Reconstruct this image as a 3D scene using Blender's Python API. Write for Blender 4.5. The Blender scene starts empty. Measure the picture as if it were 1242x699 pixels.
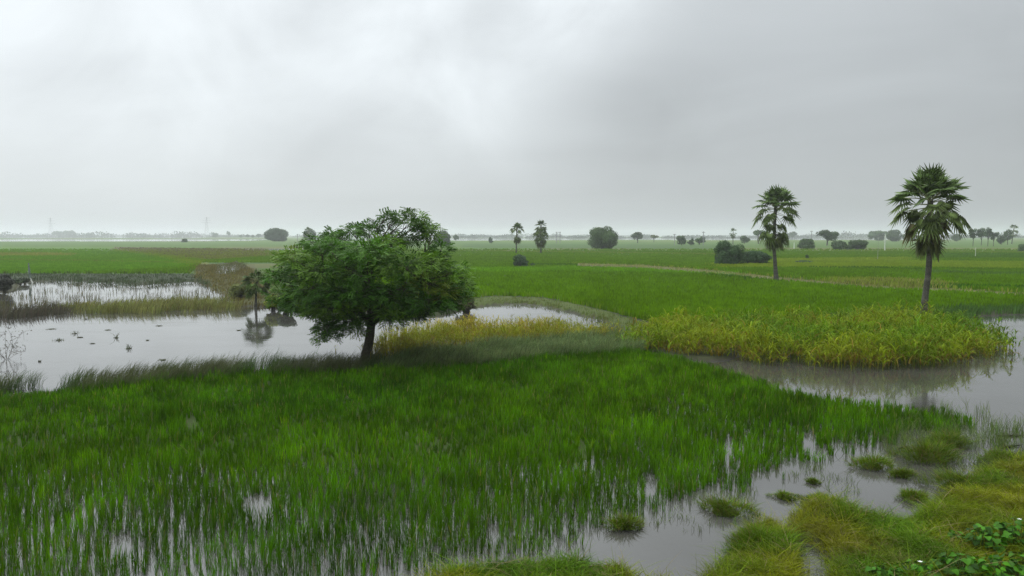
import bpy, math
import numpy as np
R = math.radians
rng = np.random.default_rng(7)
S = bpy.context.scene
COL = S.collection

# ------------------------------------------------------------------ camera
H = 6.0
FPX = 975.0
PITCH = math.atan(63.5 / 975.0)
cam = bpy.data.cameras.new('camera'); co = bpy.data.objects.new('camera', cam); COL.objects.link(co)
co.location = (0, 0, H); co.rotation_euler = (R(90) - PITCH, 0, 0)
cam.sensor_width = 36; cam.lens = 975 / 1242 * 36; cam.clip_start = 0.1; cam.clip_end = 20000
S.camera = co

# ------------------------------------------------------------------ world, sun, exposure
SUN_EL, SUN_AZ = R(52), R(-25)          # azimuth from +Y towards +X
w = bpy.data.worlds.new('World'); S.world = w; w.use_nodes = True
nt = w.node_tree; nt.nodes.clear()
N = lambda t, **k: _n(nt, t, **k)
def _n(tree, t, **k):
    n = tree.nodes.new(t)
    for a, b in k.items(): setattr(n, a, b)
    return n
def link(tree, a, b): tree.links.new(a, b)
def math_node(tree, op, a, b=None, c=None, clamp=False):
    n = tree.nodes.new('ShaderNodeMath'); n.operation = op; n.use_clamp = clamp
    for i, v in enumerate((a, b, c)):
        if v is None: continue
        if isinstance(v, (int, float)): n.inputs[i].default_value = v
        else: tree.links.new(v, n.inputs[i])
    return n.outputs[0]
tc = N('ShaderNodeTexCoord'); sx = N('ShaderNodeSeparateXYZ'); link(nt, tc.outputs['Generated'], sx.inputs[0])
X, Y, Z = sx.outputs
M = lambda *a, **k: math_node(nt, *a, **k)
zc = M('MAXIMUM', Z, 0.0)
den = M('ADD', zc, 0.10)
cv = N('ShaderNodeCombineXYZ'); link(nt, M('DIVIDE', X, den), cv.inputs[0]); link(nt, M('DIVIDE', Y, den), cv.inputs[1])
cv.inputs[2].default_value = 3.7
no = N('ShaderNodeTexNoise'); no.inputs['Scale'].default_value = 0.55; no.inputs['Detail'].default_value = 4.5
no.inputs['Roughness'].default_value = 0.48; no.inputs['Distortion'].default_value = 0.5
link(nt, cv.outputs[0], no.inputs['Vector'])
cloud = M('SUBTRACT', no.outputs['Fac'], 0.5)
no2 = N('ShaderNodeTexNoise'); no2.inputs['Scale'].default_value = 5.0; no2.inputs['Detail'].default_value = 5
no2.inputs['Roughness'].default_value = 0.5; no2.inputs['Distortion'].default_value = 0.4
link(nt, tc.outputs['Generated'], no2.inputs['Vector'])
cl2 = M('SUBTRACT', no2.outputs['Fac'], 0.5)
base = M('ADD', M('ADD', 0.575, M('MULTIPLY', zc, 0.88)), M('MULTIPLY', M('MAXIMUM', M('SUBTRACT', zc, 0.38), 0.0), 1.5))
base = M('MULTIPLY', base, M('SUBTRACT', 1.0, M('MULTIPLY', X, M('ADD', 0.40, M('MULTIPLY', M('MINIMUM', zc, 0.3), 0.6)))))
amp = M('MULTIPLY', M('MULTIPLY', zc, 4.0, clamp=True), 1.0)
base = M('MULTIPLY', base, M('ADD', 1.0, M('MULTIPLY', amp, M('ADD', M('MULTIPLY', cloud, 0.62), M('MULTIPLY', cl2, 0.50)))))
def blob(az, el, k, sharp):
    d = (math.sin(R(az)) * math.cos(R(el)), math.cos(R(az)) * math.cos(R(el)), math.sin(R(el)))
    vm = N('ShaderNodeVectorMath', operation='DOT_PRODUCT'); link(nt, tc.outputs['Generated'], vm.inputs[0]); vm.inputs[1].default_value = d
    t = M('POWER', M('MAXIMUM', vm.outputs['Value'], 0.0), sharp)
    return M('MULTIPLY', M('MULTIPLY', t, k), M('ADD', 0.9, M('MULTIPLY', cl2, 3.5)))
for b in ((-3, 11, 0.10, 260), (-9, 12, 0.07, 160), (5, 17.0, 0.22, 300), (9, 10, -0.09, 160), (-24, 10.5, 0.09, 80), (-26, 17.5, -0.13, 400), (14, 9.5, -0.05, 120), (24, 12, -0.04, 100), (-27, 11, 0.08, 250)):
    base = M('ADD', base, blob(*b))
cc = N('ShaderNodeCombineXYZ')
for i, k in enumerate((9.25, 9.86, 10.2)): link(nt, M('MULTIPLY', base, k), cc.inputs[i])
sky = N('ShaderNodeTexSky'); sky.sky_type = 'NISHITA'; sky.sun_disc = False
sky.sun_elevation = SUN_EL; sky.sun_rotation = SUN_AZ; sky.dust_density = 3
mx = N('ShaderNodeMix'); mx.data_type = 'RGBA'; mx.inputs[0].default_value = 0.94
link(nt, sky.outputs[0], mx.inputs[6]); link(nt, cc.outputs[0], mx.inputs[7])
bg = N('ShaderNodeBackground'); bg.inputs[1].default_value = 0.1; link(nt, mx.outputs[2], bg.inputs[0])
wo = N('ShaderNodeOutputWorld'); link(nt, bg.outputs[0], wo.inputs[0])
sl = bpy.data.lights.new('sun', 'SUN'); sl.energy = 1.5; sl.angle = R(14); sl.color = (1, .96, .9)
so = bpy.data.objects.new('sun', sl); COL.objects.link(so)
so.rotation_euler = (R(90) - SUN_EL, 0, R(180) - SUN_AZ) ; so.location = (-10, 30, 40)
from mathutils import Vector
sd = Vector((math.sin(SUN_AZ) * math.cos(SUN_EL), math.cos(SUN_AZ) * math.cos(SUN_EL), math.sin(SUN_EL)))
so.rotation_euler = sd.to_track_quat('Z', 'Y').to_euler()
vs = S.view_settings; S.display_settings.display_device = 'sRGB'
vs.view_transform = 'Standard'; vs.look = 'None'; vs.exposure = 0.0; vs.gamma = 1; vs.use_curve_mapping = False
S.render.engine = 'CYCLES'
S.cycles.max_bounces = 6; S.cycles.volume_bounces = 1; S.cycles.diffuse_bounces = 3; S.cycles.transmission_bounces = 3
S.cycles.use_denoising = True; S.cycles.denoising_prefilter = 'NONE'; S.cycles.denoising_input_passes = 'RGB_ALBEDO_NORMAL'; S.cycles.sample_clamp_indirect = 3.0; S.cycles.use_adaptive_sampling = False

# ------------------------------------------------------------------ helpers
cp, sp = math.cos(PITCH), math.sin(PITCH)
def G(px, py, z=0.0):
    """point at height z seen at photo pixel px, py (1242 x 699)"""
    a = (px - 621) / FPX; b = (py - 349.5) / FPX
    dy = cp - b * sp; dz = -sp - b * cp
    t = (z - H) / dz
    return (a * t, dy * t)
def GP(pts): return np.array([G(*p) for p in pts])
def in_poly(P, poly):
    x, y = P[:, 0], P[:, 1]; c = np.zeros(len(P), bool)
    n = len(poly); j = n - 1
    for i in range(n):
        xi, yi = poly[i]; xj, yj = poly[j]
        if yi != yj:
            m = ((yi > y) != (yj > y)) & (x < (xj - xi) * (y - yi) / (yj - yi) + xi)
            c ^= m
        j = i
    return c
def _h(ix, iy, s):
    h = (ix.astype(np.int64) * 374761393 + iy.astype(np.int64) * 668265263 + s * 1442695041) & 0xffffffff
    h = ((h ^ (h >> 13)) * 1274126177) & 0xffffffff
    return ((h ^ (h >> 16)) & 0xffff) / 65535.0
def vnoise(x, y, s=0):
    ix, iy = np.floor(x), np.floor(y); fx, fy = x - ix, y - iy
    fx = fx * fx * (3 - 2 * fx); fy = fy * fy * (3 - 2 * fy)
    a = _h(ix, iy, s); b = _h(ix + 1, iy, s); c = _h(ix, iy + 1, s); d = _h(ix + 1, iy + 1, s)
    return a + (b - a) * fx + (c - a) * fy + (a - b - c + d) * fx * fy
def fbm(x, y, s=0, o=4):
    v = 0; a = .5; t = 0
    for i in range(o):
        v = v + a * vnoise(x * 2 ** i, y * 2 ** i, s + i * 17); t += a; a *= .5
    return v / t

class MB:
    """collects numpy geometry for one mesh object"""
    def __init__(s): s.v = []; s.q = []; s.t = []; s.c = []; s.n = 0
    def add(s, v, q=None, t=None, c=(1, 1, 1)):
        v = np.asarray(v, float).reshape(-1, 3)
        if q is not None and len(q): s.q.append(np.asarray(q).reshape(-1, 4) + s.n)
        if t is not None and len(t): s.t.append(np.asarray(t).reshape(-1, 3) + s.n)
        c = np.asarray(c, float)
        if c.ndim == 1: c = np.tile(c, (len(v), 1))
        s.v.append(v); s.c.append(c); s.n += len(v)
    def build(s, name, mat, parent=None, smooth=False, loc=(0, 0, 0)):
        V = np.concatenate(s.v) - np.array(loc); C = np.concatenate(s.c)
        Q = np.concatenate(s.q) if s.q else np.zeros((0, 4), int)
        T = np.concatenate(s.t) if s.t else np.zeros((0, 3), int)
        me = bpy.data.meshes.new(name)
        me.vertices.add(len(V)); me.vertices.foreach_set('co', V.astype(np.float32).ravel())
        nl = Q.size + T.size; me.loops.add(nl)
        me.loops.foreach_set('vertex_index', np.concatenate([Q.ravel(), T.ravel()]).astype(np.int32))
        me.polygons.add(len(Q) + len(T))
        me.polygons.foreach_set('loop_start', np.concatenate([np.arange(len(Q)) * 4, Q.size + np.arange(len(T)) * 3]).astype(np.int32))
        if smooth: me.polygons.foreach_set('use_smooth', np.ones(len(Q) + len(T), bool))
        a = me.color_attributes.new('Tint', 'FLOAT_COLOR', 'POINT')
        a.data.foreach_set('color', np.concatenate([C, np.ones((len(C), 1))], 1).astype(np.float32).ravel())
        me.update(calc_edges=True); me.materials.append(mat)
        o = bpy.data.objects.new(name, me); COL.objects.link(o)
        if parent: o.parent = parent
        elif any(loc): o.location = loc
        return o
def tag(o, label=None, cat=None, group=None, kind=None):
    if label: o['label'] = label
    if cat: o['category'] = cat
    if group: o['group'] = group
    if kind: o['kind'] = kind
    return o
def empty(name, loc, label, cat, group=None):
    o = bpy.data.objects.new(name, None); COL.objects.link(o); o.location = loc; o.empty_display_size = .3
    return tag(o, label, cat, group)

def mat_leaf(name, rough=.55, transl=.25, spec=.3, nscale=3.0, namp=.25):
    m = bpy.data.materials.new(name); m.use_nodes = True; t = m.node_tree; t.nodes.clear()
    at = _n(t, 'ShaderNodeAttribute', attribute_name='Tint')
    ns = _n(t, 'ShaderNodeTexNoise'); ns.inputs['Scale'].default_value = nscale; ns.inputs['Detail'].default_value = 3
    ge = _n(t, 'ShaderNodeNewGeometry'); link(t, ge.outputs['Position'], ns.inputs['Vector'])
    mr = _n(t, 'ShaderNodeMapRange'); mr.inputs[1].default_value = .3; mr.inputs[2].default_value = .7
    mr.inputs[3].default_value = 1 - namp; mr.inputs[4].default_value = 1 + namp; link(t, ns.outputs['Fac'], mr.inputs[0])
    vm = _n(t, 'ShaderNodeVectorMath', operation='SCALE'); link(t, at.outputs['Color'], vm.inputs[0]); link(t, mr.outputs[0], vm.inputs['Scale'])
    p = _n(t, 'ShaderNodeBsdfPrincipled'); p.inputs['Roughness'].default_value = rough; p.inputs['Specular IOR Level'].default_value = spec
    link(t, vm.outputs[0], p.inputs['Base Color'])
    out = _n(t, 'ShaderNodeOutputMaterial')
    if transl:
        tr = _n(t, 'ShaderNodeBsdfTranslucent'); link(t, vm.outputs[0], tr.inputs[0])
        mi = _n(t, 'ShaderNodeMixShader'); mi.inputs[0].default_value = transl
        link(t, p.outputs[0], mi.inputs[1]); link(t, tr.outputs[0], mi.inputs[2]); link(t, mi.outputs[0], out.inputs[0])
    else: link(t, p.outputs[0], out.inputs[0])
    return m
M_rice = mat_leaf('rice_blades', .7, .3, .03, .6, .22)
M_reed = mat_leaf('reed_blades', .6, .3, .06, .9, .2)
M_leaf = mat_leaf('tree_leaves', .55, .22, .14, 1.3, .25)
M_palm = mat_leaf('palm_leaves', .5, .12, .25, 2.0, .2)
M_bark = mat_leaf('bark', .9, 0, .2, 14.0, .4)
M_mat = mat_leaf('bank_grass', .65, .3, .08, 1.6, .3)
M_far = mat_leaf('far_foliage', .7, .1, .2, .5, .2)
M_wood = mat_leaf('weathered_wood', .85, 0, .2, 6.0, .3)
M_paint = mat_leaf('painted_post', .6, 0, .3, 3.0, .1)

def ground_mat():
    m = bpy.data.materials.new('ground_soil'); m.use_nodes = True; t = m.node_tree; t.nodes.clear()
    at = _n(t, 'ShaderNodeAttribute', attribute_name='Tint')
    ge = _n(t, 'ShaderNodeNewGeometry')
    n1 = _n(t, 'ShaderNodeTexNoise'); n1.inputs['Scale'].default_value = 2.2; n1.inputs['Detail'].default_value = 8; n1.inputs['Roughness'].default_value = .65
    n2 = _n(t, 'ShaderNodeTexNoise'); n2.inputs['Scale'].default_value = .07; n2.inputs['Detail'].default_value = 5
    link(t, ge.outputs['Position'], n1.inputs['Vector']); link(t, ge.outputs['Position'], n2.inputs['Vector'])
    k = math_node(t, 'ADD', math_node(t, 'MULTIPLY', n1.outputs['Fac'], .5), math_node(t, 'MULTIPLY', n2.outputs['Fac'], .7))
    k = math_node(t, 'ADD', k, .4)
    vm = _n(t, 'ShaderNodeVectorMath', operation='SCALE'); link(t, at.outputs['Color'], vm.inputs[0]); link(t, k, vm.inputs['Scale'])
    p = _n(t, 'ShaderNodeBsdfPrincipled'); p.inputs['Roughness'].default_value = .9; p.inputs['Specular IOR Level'].default_value = .2
    link(t, vm.outputs[0], p.inputs['Base Color'])
    bp = _n(t, 'ShaderNodeBump'); bp.inputs['Strength'].default_value = .6; bp.inputs['Distance'].default_value = .08
    link(t, n1.outputs['Fac'], bp.inputs['Height']); link(t, bp.outputs[0], p.inputs['Normal'])
    o = _n(t, 'ShaderNodeOutputMaterial'); link(t, p.outputs[0], o.inputs[0]); return m
def water_mat():
    m = bpy.data.materials.new('flood_water'); m.use_nodes = True; t = m.node_tree; t.nodes.clear()
    ge = _n(t, 'ShaderNodeNewGeometry')
    n0 = _n(t, 'ShaderNodeTexNoise'); n0.inputs['Scale'].default_value = .25; n0.inputs['Detail'].default_value = 4; link(t, ge.outputs['Position'], n0.inputs['Vector'])
    mp = _n(t, 'ShaderNodeMapping'); mp.inputs['Scale'].default_value = (1, .6, 1); link(t, ge.outputs['Position'], mp.inputs[0])
    n1 = _n(t, 'ShaderNodeTexNoise'); n1.inputs['Scale'].default_value = 2.6; n1.inputs['Detail'].default_value = 3; link(t, mp.outputs[0], n1.inputs['Vector'])
    cr = _n(t, 'ShaderNodeValToRGB'); cr.color_ramp.elements[0].position = .3; cr.color_ramp.elements[0].color = (.048, .046, .040, 1)
    cr.color_ramp.elements[1].position = .7; cr.color_ramp.elements[1].color = (.068, .067, .062, 1); link(t, n0.outputs['Fac'], cr.inputs[0])
    p = _n(t, 'ShaderNodeBsdfPrincipled'); rm = _n(t, 'ShaderNodeMapRange'); rm.inputs[1].default_value = .4; rm.inputs[2].default_value = .7; rm.inputs[3].default_value = .02; rm.inputs[4].default_value = .13
    n3 = _n(t, 'ShaderNodeTexNoise'); n3.inputs['Scale'].default_value = .16; n3.inputs['Detail'].default_value = 6; m3 = _n(t, 'ShaderNodeMapping'); m3.inputs['Scale'].default_value = (1, 2.2, 1)
    link(t, ge.outputs['Position'], m3.inputs[0]); link(t, m3.outputs[0], n3.inputs['Vector']); link(t, n3.outputs['Fac'], rm.inputs[0]); link(t, rm.outputs[0], p.inputs['Roughness']); p.inputs['IOR'].default_value = 1.75
    link(t, cr.outputs[0], p.inputs['Base Color'])
    bp = _n(t, 'ShaderNodeBump'); bp.inputs['Strength'].default_value = .12; bp.inputs['Distance'].default_value = .02
    link(t, n1.outputs['Fac'], bp.inputs['Height']); link(t, bp.outputs[0], p.inputs['Normal'])
    o = _n(t, 'ShaderNodeOutputMaterial'); link(t, p.outputs[0], o.inputs[0]); return m
M_ground = ground_mat(); M_water = water_mat()

# ------------------------------------------------------------------ the map (outlines on the ground plane)
WATER = [GP(p) for p in (
    [(-900, 350), (-100, 344), (8, 355), (24, 343), (60, 340), (140, 341), (165, 345), (230, 341), (262, 350), (285, 364), (294, 371),
     (330, 374), (400, 378), (470, 380), (545, 384), (575, 373), (620, 368), (670, 373), (732, 389), (738, 395), (700, 402), (600, 411), (520, 420),
     (460, 437), (430, 447), (300, 452), (200, 460), (80, 476), (0, 482), (-300, 500), (-900, 520)],
    [(256, 334), (262, 323), (288, 318), (302, 323), (296, 329), (286, 335)],
    [(262, 302.0), (380, 302.0), (385, 303.9), (300, 304.2)],
    [(-1500, 290.3), (335, 290.5), (300, 292.4), (160, 293.0), (-1500, 293.3)],
    [(380, 289.3), (720, 289.3), (720, 291.3), (560, 292.2), (380, 291.8)],
    [(740, 289.0), (1160, 289.0), (1160, 290.9), (900, 291.6), (740, 291.0)],
    [(-1500, 287.4), (260, 287.5), (240, 288.9), (-1500, 289.2)],
    # everything in the near paddy and the pond on the right
    [(-1500, 500), (-300, 503), (0, 487), (80, 481), (200, 465), (300, 458), (420, 455), (480, 453), (600, 446), (700, 436), (770, 430), (860, 440), (900, 432), (1160, 408),
     (1164, 390), (1182, 383), (1300, 380), (1700, 380), (2400, 420), (2400, 640), (2000, 560), (1242, 566), (1195, 573), (1180, 585), (1162, 605),
     (1130, 613), (1118, 630), (1085, 637), (1050, 631), (1015, 615), (985, 614), (966, 624), (958, 645), (966, 656), (997, 664), (1008, 680), (1003, 705),
     (1000, 745), (978, 745), (970, 705), (962, 680), (966, 662), (955, 646), (930, 637), (905, 647), (890, 672), (866, 698), (850, 715), (775, 715),
     (763, 698), (740, 691), (716, 694), (704, 698), (718, 690), (682, 686), (610, 694), (545, 706), (500, 730), (200, 760), (-1500, 760)],
)]
ISLAND = GP([(745, 420), (800, 408), (900, 402), (1000, 400), (1100, 398), (1165, 402), (1224, 418), (1222, 432), (1150, 447), (1050, 450), (950, 447), (880, 440), (800, 432)])
YREED = GP([(442, 437), (470, 412), (520, 404), (560, 400), (640, 398), (700, 402), (742, 405), (760, 412), (735, 416), (600, 420), (520, 430), (470, 442)])
ISLE_MUD = GP([(745, 418), (800, 410), (900, 404), (1000, 402), (1100, 400), (1160, 404), (1200, 416), (1190, 422), (1150, 430), (1050, 434), (950, 432), (880, 428), (800, 424)])
BUND = [(700, 322.8), (780, 325), (860, 331), (941, 340), (1050, 350), (1160, 355), (1250, 361), (1500, 372)]
def band_poly(pts, wpx):
    return GP([(x, y - wpx * .5) for x, y in pts] + [(x, y + wpx * .5) for x, y in pts[::-1]])
# covers on the land: (polygon, soil/plant colour incl. painted edge shade, crop height or 0)
GREEN = (.050, .118, .012); GREEN2 = (.060, .125, .018); OLIVE = (.13, .14, .035); STRAW = (.24, .20, .09); MAUVE = (.13, .12, .055); MUD = (.05, .046, .032)
COVER = [
    (GP([(-2000, 293.6), (4000, 293.6), (4000, 300), (-2000, 300)]), (.070, .135, .022)),
    (GP([(-1200, 300), (250, 300), (300, 304), (220, 327), (0, 338), (-1200, 342)]), (.080, .165, .012)),
    (GP([(140, 300), (320, 303), (330, 312), (250, 318), (180, 309), (140, 306)]), MAUVE),
    (GP([(-400, 307.6), (60, 308), (96, 309.5), (80, 312), (-400, 312.5)]), (.17, .15, .06)),
    (GP([(150, 305), (190, 309), (250, 320), (256, 330), (243, 333), (232, 322), (185, 312), (146, 306)]), (.13, .16, .02)),
    (GP([(-800, 338), (50, 338), (50, 352), (0, 362), (-800, 366)]), (.06, .065, .03)),
    (GP([(-400, 333.5), (60, 334), (240, 334), (262, 350), (230, 343), (165, 348), (60, 341.5), (-400, 347)]), (.045, .065, .025)),
    (GP([(240, 322), (300, 322), (330, 345), (330, 372), (295, 372), (262, 350), (236, 338)]), (.10, .105, .03)),
    (GP([(560, 366), (600, 362), (660, 364), (720, 377), (775, 392), (768, 399), (735, 394), (700, 380), (650, 371), (600, 369), (560, 375)]), (.10, .14, .025)),
    (GP([(860, 322), (1000, 318), (1242, 320), (1600, 322), (1600, 332), (1242, 329), (1100, 327), (980, 327), (870, 328)]), (.135, .17, .02)),
    (GP([(1000, 340), (1080, 341), (1160, 347), (1160, 354), (1050, 350), (1000, 346)]), (.12, .15, .03)),
    (band_poly(BUND, 3.2), (.16, .17, .05)),
    (band_poly([(640, 323.5), (690, 324), (745, 325.2)], 1.6), (.032, .075, .012)),  # dark edge bands: weedy bunds with crop-front shade put into the colour
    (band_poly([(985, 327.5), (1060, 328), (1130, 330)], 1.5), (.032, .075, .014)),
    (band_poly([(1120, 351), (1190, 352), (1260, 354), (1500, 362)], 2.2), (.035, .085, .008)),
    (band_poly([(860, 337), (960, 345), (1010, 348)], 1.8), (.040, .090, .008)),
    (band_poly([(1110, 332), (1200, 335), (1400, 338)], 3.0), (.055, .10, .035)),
    (GP([(930, 316), (1100, 314), (1110, 318), (940, 320)]), (.16, .19, .03)),
    (GP([(560, 296), (900, 297), (900, 303), (560, 301)]), (.055, .115, .022)),
    (GP([(1140, 309), (1500, 309), (1500, 316), (1140, 315)]), (.045, .10, .022)),
    (band_poly([(560, 331), (700, 329), (900, 334)], 5), (.085, .175, .004)),
    (band_poly([(600, 306), (760, 308), (900, 310)], .9), (.12, .13, .05)),
    (band_poly([(980, 305), (1130, 306), (1300, 308)], .9), (.12, .14, .05)),
    (band_poly([(-100, 316), (120, 319), (235, 322)], 1.0), (.11, .13, .04)),
]
_unused = 0; MUDTREE = [(band_poly([(430, 447), (520, 440), (640, 428), (760, 420)], 16), (.05, .07, .02))]
POOLS = [GP([(x - 14, y), (x - 3, y - 4), (x + 13, y - 2), (x + 15, y + 5), (x, y + 6)]) for x, y in ((0, 0),)][:0]

def is_water(P):
    d = np.hypot(P[:, 0], P[:, 1])
    k = np.clip(d * .012, .05, 3.0)
    Q = P + np.stack([(fbm(P[:, 0] / (k * 2.2), P[:, 1] / (k * 2.2), 3) - .5) * k * 2.4, (fbm(P[:, 0] / (k * 2.2), P[:, 1] / (k * 2.2), 9) - .5) * k * 2.0], 1)
    m = np.zeros(len(P), bool)
    for p in WATER: m |= in_poly(Q, p)
    m &= ~in_poly(Q, ISLE_MUD); m &= ~in_poly(Q, YREED)
    return m
def land_fac(P):
    d = np.hypot(P[:, 0], P[:, 1]); r = np.clip(d * .006, .08, .6)
    a = np.zeros(len(P))
    for k in range(6):
        t = k * math.pi / 3
        a += ~is_water(P + np.stack([np.cos(t) * r, np.sin(t) * r], 1))
    return a / 6
def height(P):
    x, y = P[:, 0], P[:, 1]; d = np.hypot(x, y)
    L = land_fac(P)
    near = np.clip((30 - y) / 6, 0, 1)
    hi = .14 + .10 * (fbm(x / 3, y / 3, 5) - .5) + near * ((fbm(x * .9, y * .9, 6, 3) - .45) * .26 + (fbm(x * 3.3, y * 3.3, 8, 3) - .5) * .10)
    hi = np.where(d > 60, .22 + .06 * (fbm(x / 8, y / 8, 5) - .5), hi)
    lo = -.22
    # the paddy under the dense rice: mud just about at the water line
    z = lo + (np.maximum(hi, .03) - lo) * L
    pad = in_poly(P, RICE) & (L < .5)
    z = np.where(pad, -.055 + .085 * np.clip((y - 18.0) / 4.5, 0, 1) * np.clip((.17 * y - x) / 2.0, 0, 1) + (fbm(x / 1.2, y / 1.2, 31) - .5) * .05, z)
    z = z + np.clip(11.0 - y, 0, 8.5) * .5
    return z
DENSE = np.array([(-900, 600), (0, 592), (150, 590), (300, 598), (450, 610), (600, 622), (700, 600), (800, 560), (900, 520), (1000, 508), (1100, 500), (1180, 500)], float)
ENDL = np.array([(-900, 790), (0, 790), (200, 772), (400, 745), (520, 715), (620, 692), (700, 672), (780, 648), (850, 622), (900, 600), (960, 578), (1050, 548), (1150, 536), (1200, 520)], float)
RICE = GP([(-900, 505), (-300, 500), (0, 484), (80, 478), (200, 462), (300, 455), (420, 452), (480, 450), (600, 442), (700, 431), (760, 426), (800, 431), (850, 447),
           (900, 460), (960, 480), (1050, 494), (1120, 503), (1170, 512), (1184, 518)] + [tuple(p) for p in ENDL[::-1][1:]])
def to_px(P):
    x, y = P[:, 0], P[:, 1]
    cy = y * cp + H * sp; cz = y * sp - H * cp     # depth, up component (z=0)
    return 621 + x / cy * FPX, 349.5 - cz / cy * FPX

# ------------------------------------------------------------------ ground
def build_ground():
    v = np.concatenate([np.arange(286.9, 300, .25), np.arange(300, 345, .5), np.arange(345, 720, 1.0)])
    r = 975 * H / (v - 286.0); r = np.concatenate([[6600], r, np.linspace(13, 1.0, 12)])[::-1]
    a = np.concatenate([np.linspace(-180, -46, 60), np.linspace(-45, 45, 620), np.linspace(46, 179, 60)])
    A, Rr = np.meshgrid(np.radians(a), r)
    P = np.stack([np.sin(A) * Rr, np.cos(A) * Rr], -1).reshape(-1, 2)
    z = height(P); z = np.where(P[:, 1] < 0, 4.25, z)
    na, nr = len(a), len(r)
    i = np.arange(nr - 1)[:, None] * na; j = np.arange(na); jn = (j + 1) % na
    q = np.stack([i + j, i + jn, i + na + jn, i + na + j], -1).reshape(-1, 4)
    c = np.tile(np.array((.065, .135, .006)), (len(P), 1))
    d = np.hypot(P[:, 0], P[:, 1])
    # patchwork of far fields
    cell = _h(np.floor(P[:, 0] / 90 + 3 * vnoise(P[:, 0] / 300, P[:, 1] / 300, 4)), np.floor(P[:, 1] / 55), 77)
    patch = np.array([(.070, .145, .012), (.080, .155, .014), (.060, .125, .018), (.10, .15, .02), (.11, .13, .03)])[(cell * 4.99).astype(int)]
    c = np.where(((d > 150))[:, None], patch, c)
    J = P + np.stack([(fbm(P[:, 0] / (d * .02 + .3), P[:, 1] / (d * .02 + .3), 41) - .5), (fbm(P[:, 0] / (d * .02 + .3), P[:, 1] / (d * .02 + .3), 42) - .5)], 1) * (d * .02)[:, None]
    c = np.where((d < 78)[:, None], np.array((.045, .062, .018)), c)
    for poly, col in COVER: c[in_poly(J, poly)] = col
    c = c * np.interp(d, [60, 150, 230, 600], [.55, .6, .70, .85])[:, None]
    for poly, col in MUDTREE: c[in_poly(J, poly)] = col
    c[in_poly(J, ISLAND)] = (.04, .045, .018)
    near = (P[:, 1] < 30) & (P[:, 1] > 0)
    g = fbm(P[:, 0] * 1.3, P[:, 1] * 1.3, 50)[:, None]
    c = np.where(near[:, None], np.array((.07, .08, .012)) * g + np.array((.05, .045, .015)) * (1 - g), c)
    wet = (z < .06); c[wet] = MUD
    c[(P[:, 1] < 8)] = (.16, .14, .11)
    c[in_poly(P, RICE)] = (.028, .05, .006)
    b = MB(); n = len(P)
    b.add(np.column_stack([P, z]), q, None, c)
    # close the centre
    b.v[0] = np.vstack([b.v[0], [0, 0, 4.3]]); b.c[0] = np.vstack([b.c[0], (.16, .14, .11)]); b.n += 1
    b.t.append(np.stack([np.full(na, n), jn, j], -1))
    o = b.build('ground', M_ground, smooth=True); tag(o, 'flat green paddy plain reaching the hazy horizon', 'ground', kind='structure')
build_ground()
wm = MB(); aa = np.linspace(0, 2 * math.pi, 97)[:-1]
wm.add(np.vstack([np.column_stack([np.cos(aa) * 6590, np.sin(aa) * 6590, np.zeros(96)]), [0, 0, 0]]), None, [(96, k, (k + 1) % 96) for k in range(96)])
tag(wm.build('water', M_water), 'still grey flood water lying between the paddies', 'water', kind='structure')

# ------------------------------------------------------------------ haze
def build_haze():
    b = MB(); x0, x1, y0, y1, z0, z1 = -6700, 6700, -6700, 6700, -2.0, 48
    v = [(x0, y0, z0), (x1, y0, z0), (x1, y1, z0), (x0, y1, z0), (x0, y0, z1), (x1, y0, z1), (x1, y1, z1), (x0, y1, z1)]
    b.add(v, [(3, 2, 1, 0), (4, 5, 6, 7), (0, 1, 5, 4), (1, 2, 6, 5), (2, 3, 7, 6), (3, 0, 4, 7)])
    m = bpy.data.materials.new('haze_air'); m.use_nodes = True; t = m.node_tree; t.nodes.clear()
    p = _n(t, 'ShaderNodeVolumePrincipled'); p.inputs['Density'].default_value = .00026; p.inputs['Color'].default_value = (.93, .965, 1, 1)
    p.inputs['Anisotropy'].default_value = .35
    o = _n(t, 'ShaderNodeOutputMaterial'); link(t, p.outputs[0], o.inputs['Volume'])
    tag(b.build('haze', m), 'pale humid haze over the whole plain', 'haze', kind='stuff')
build_haze()

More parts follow.
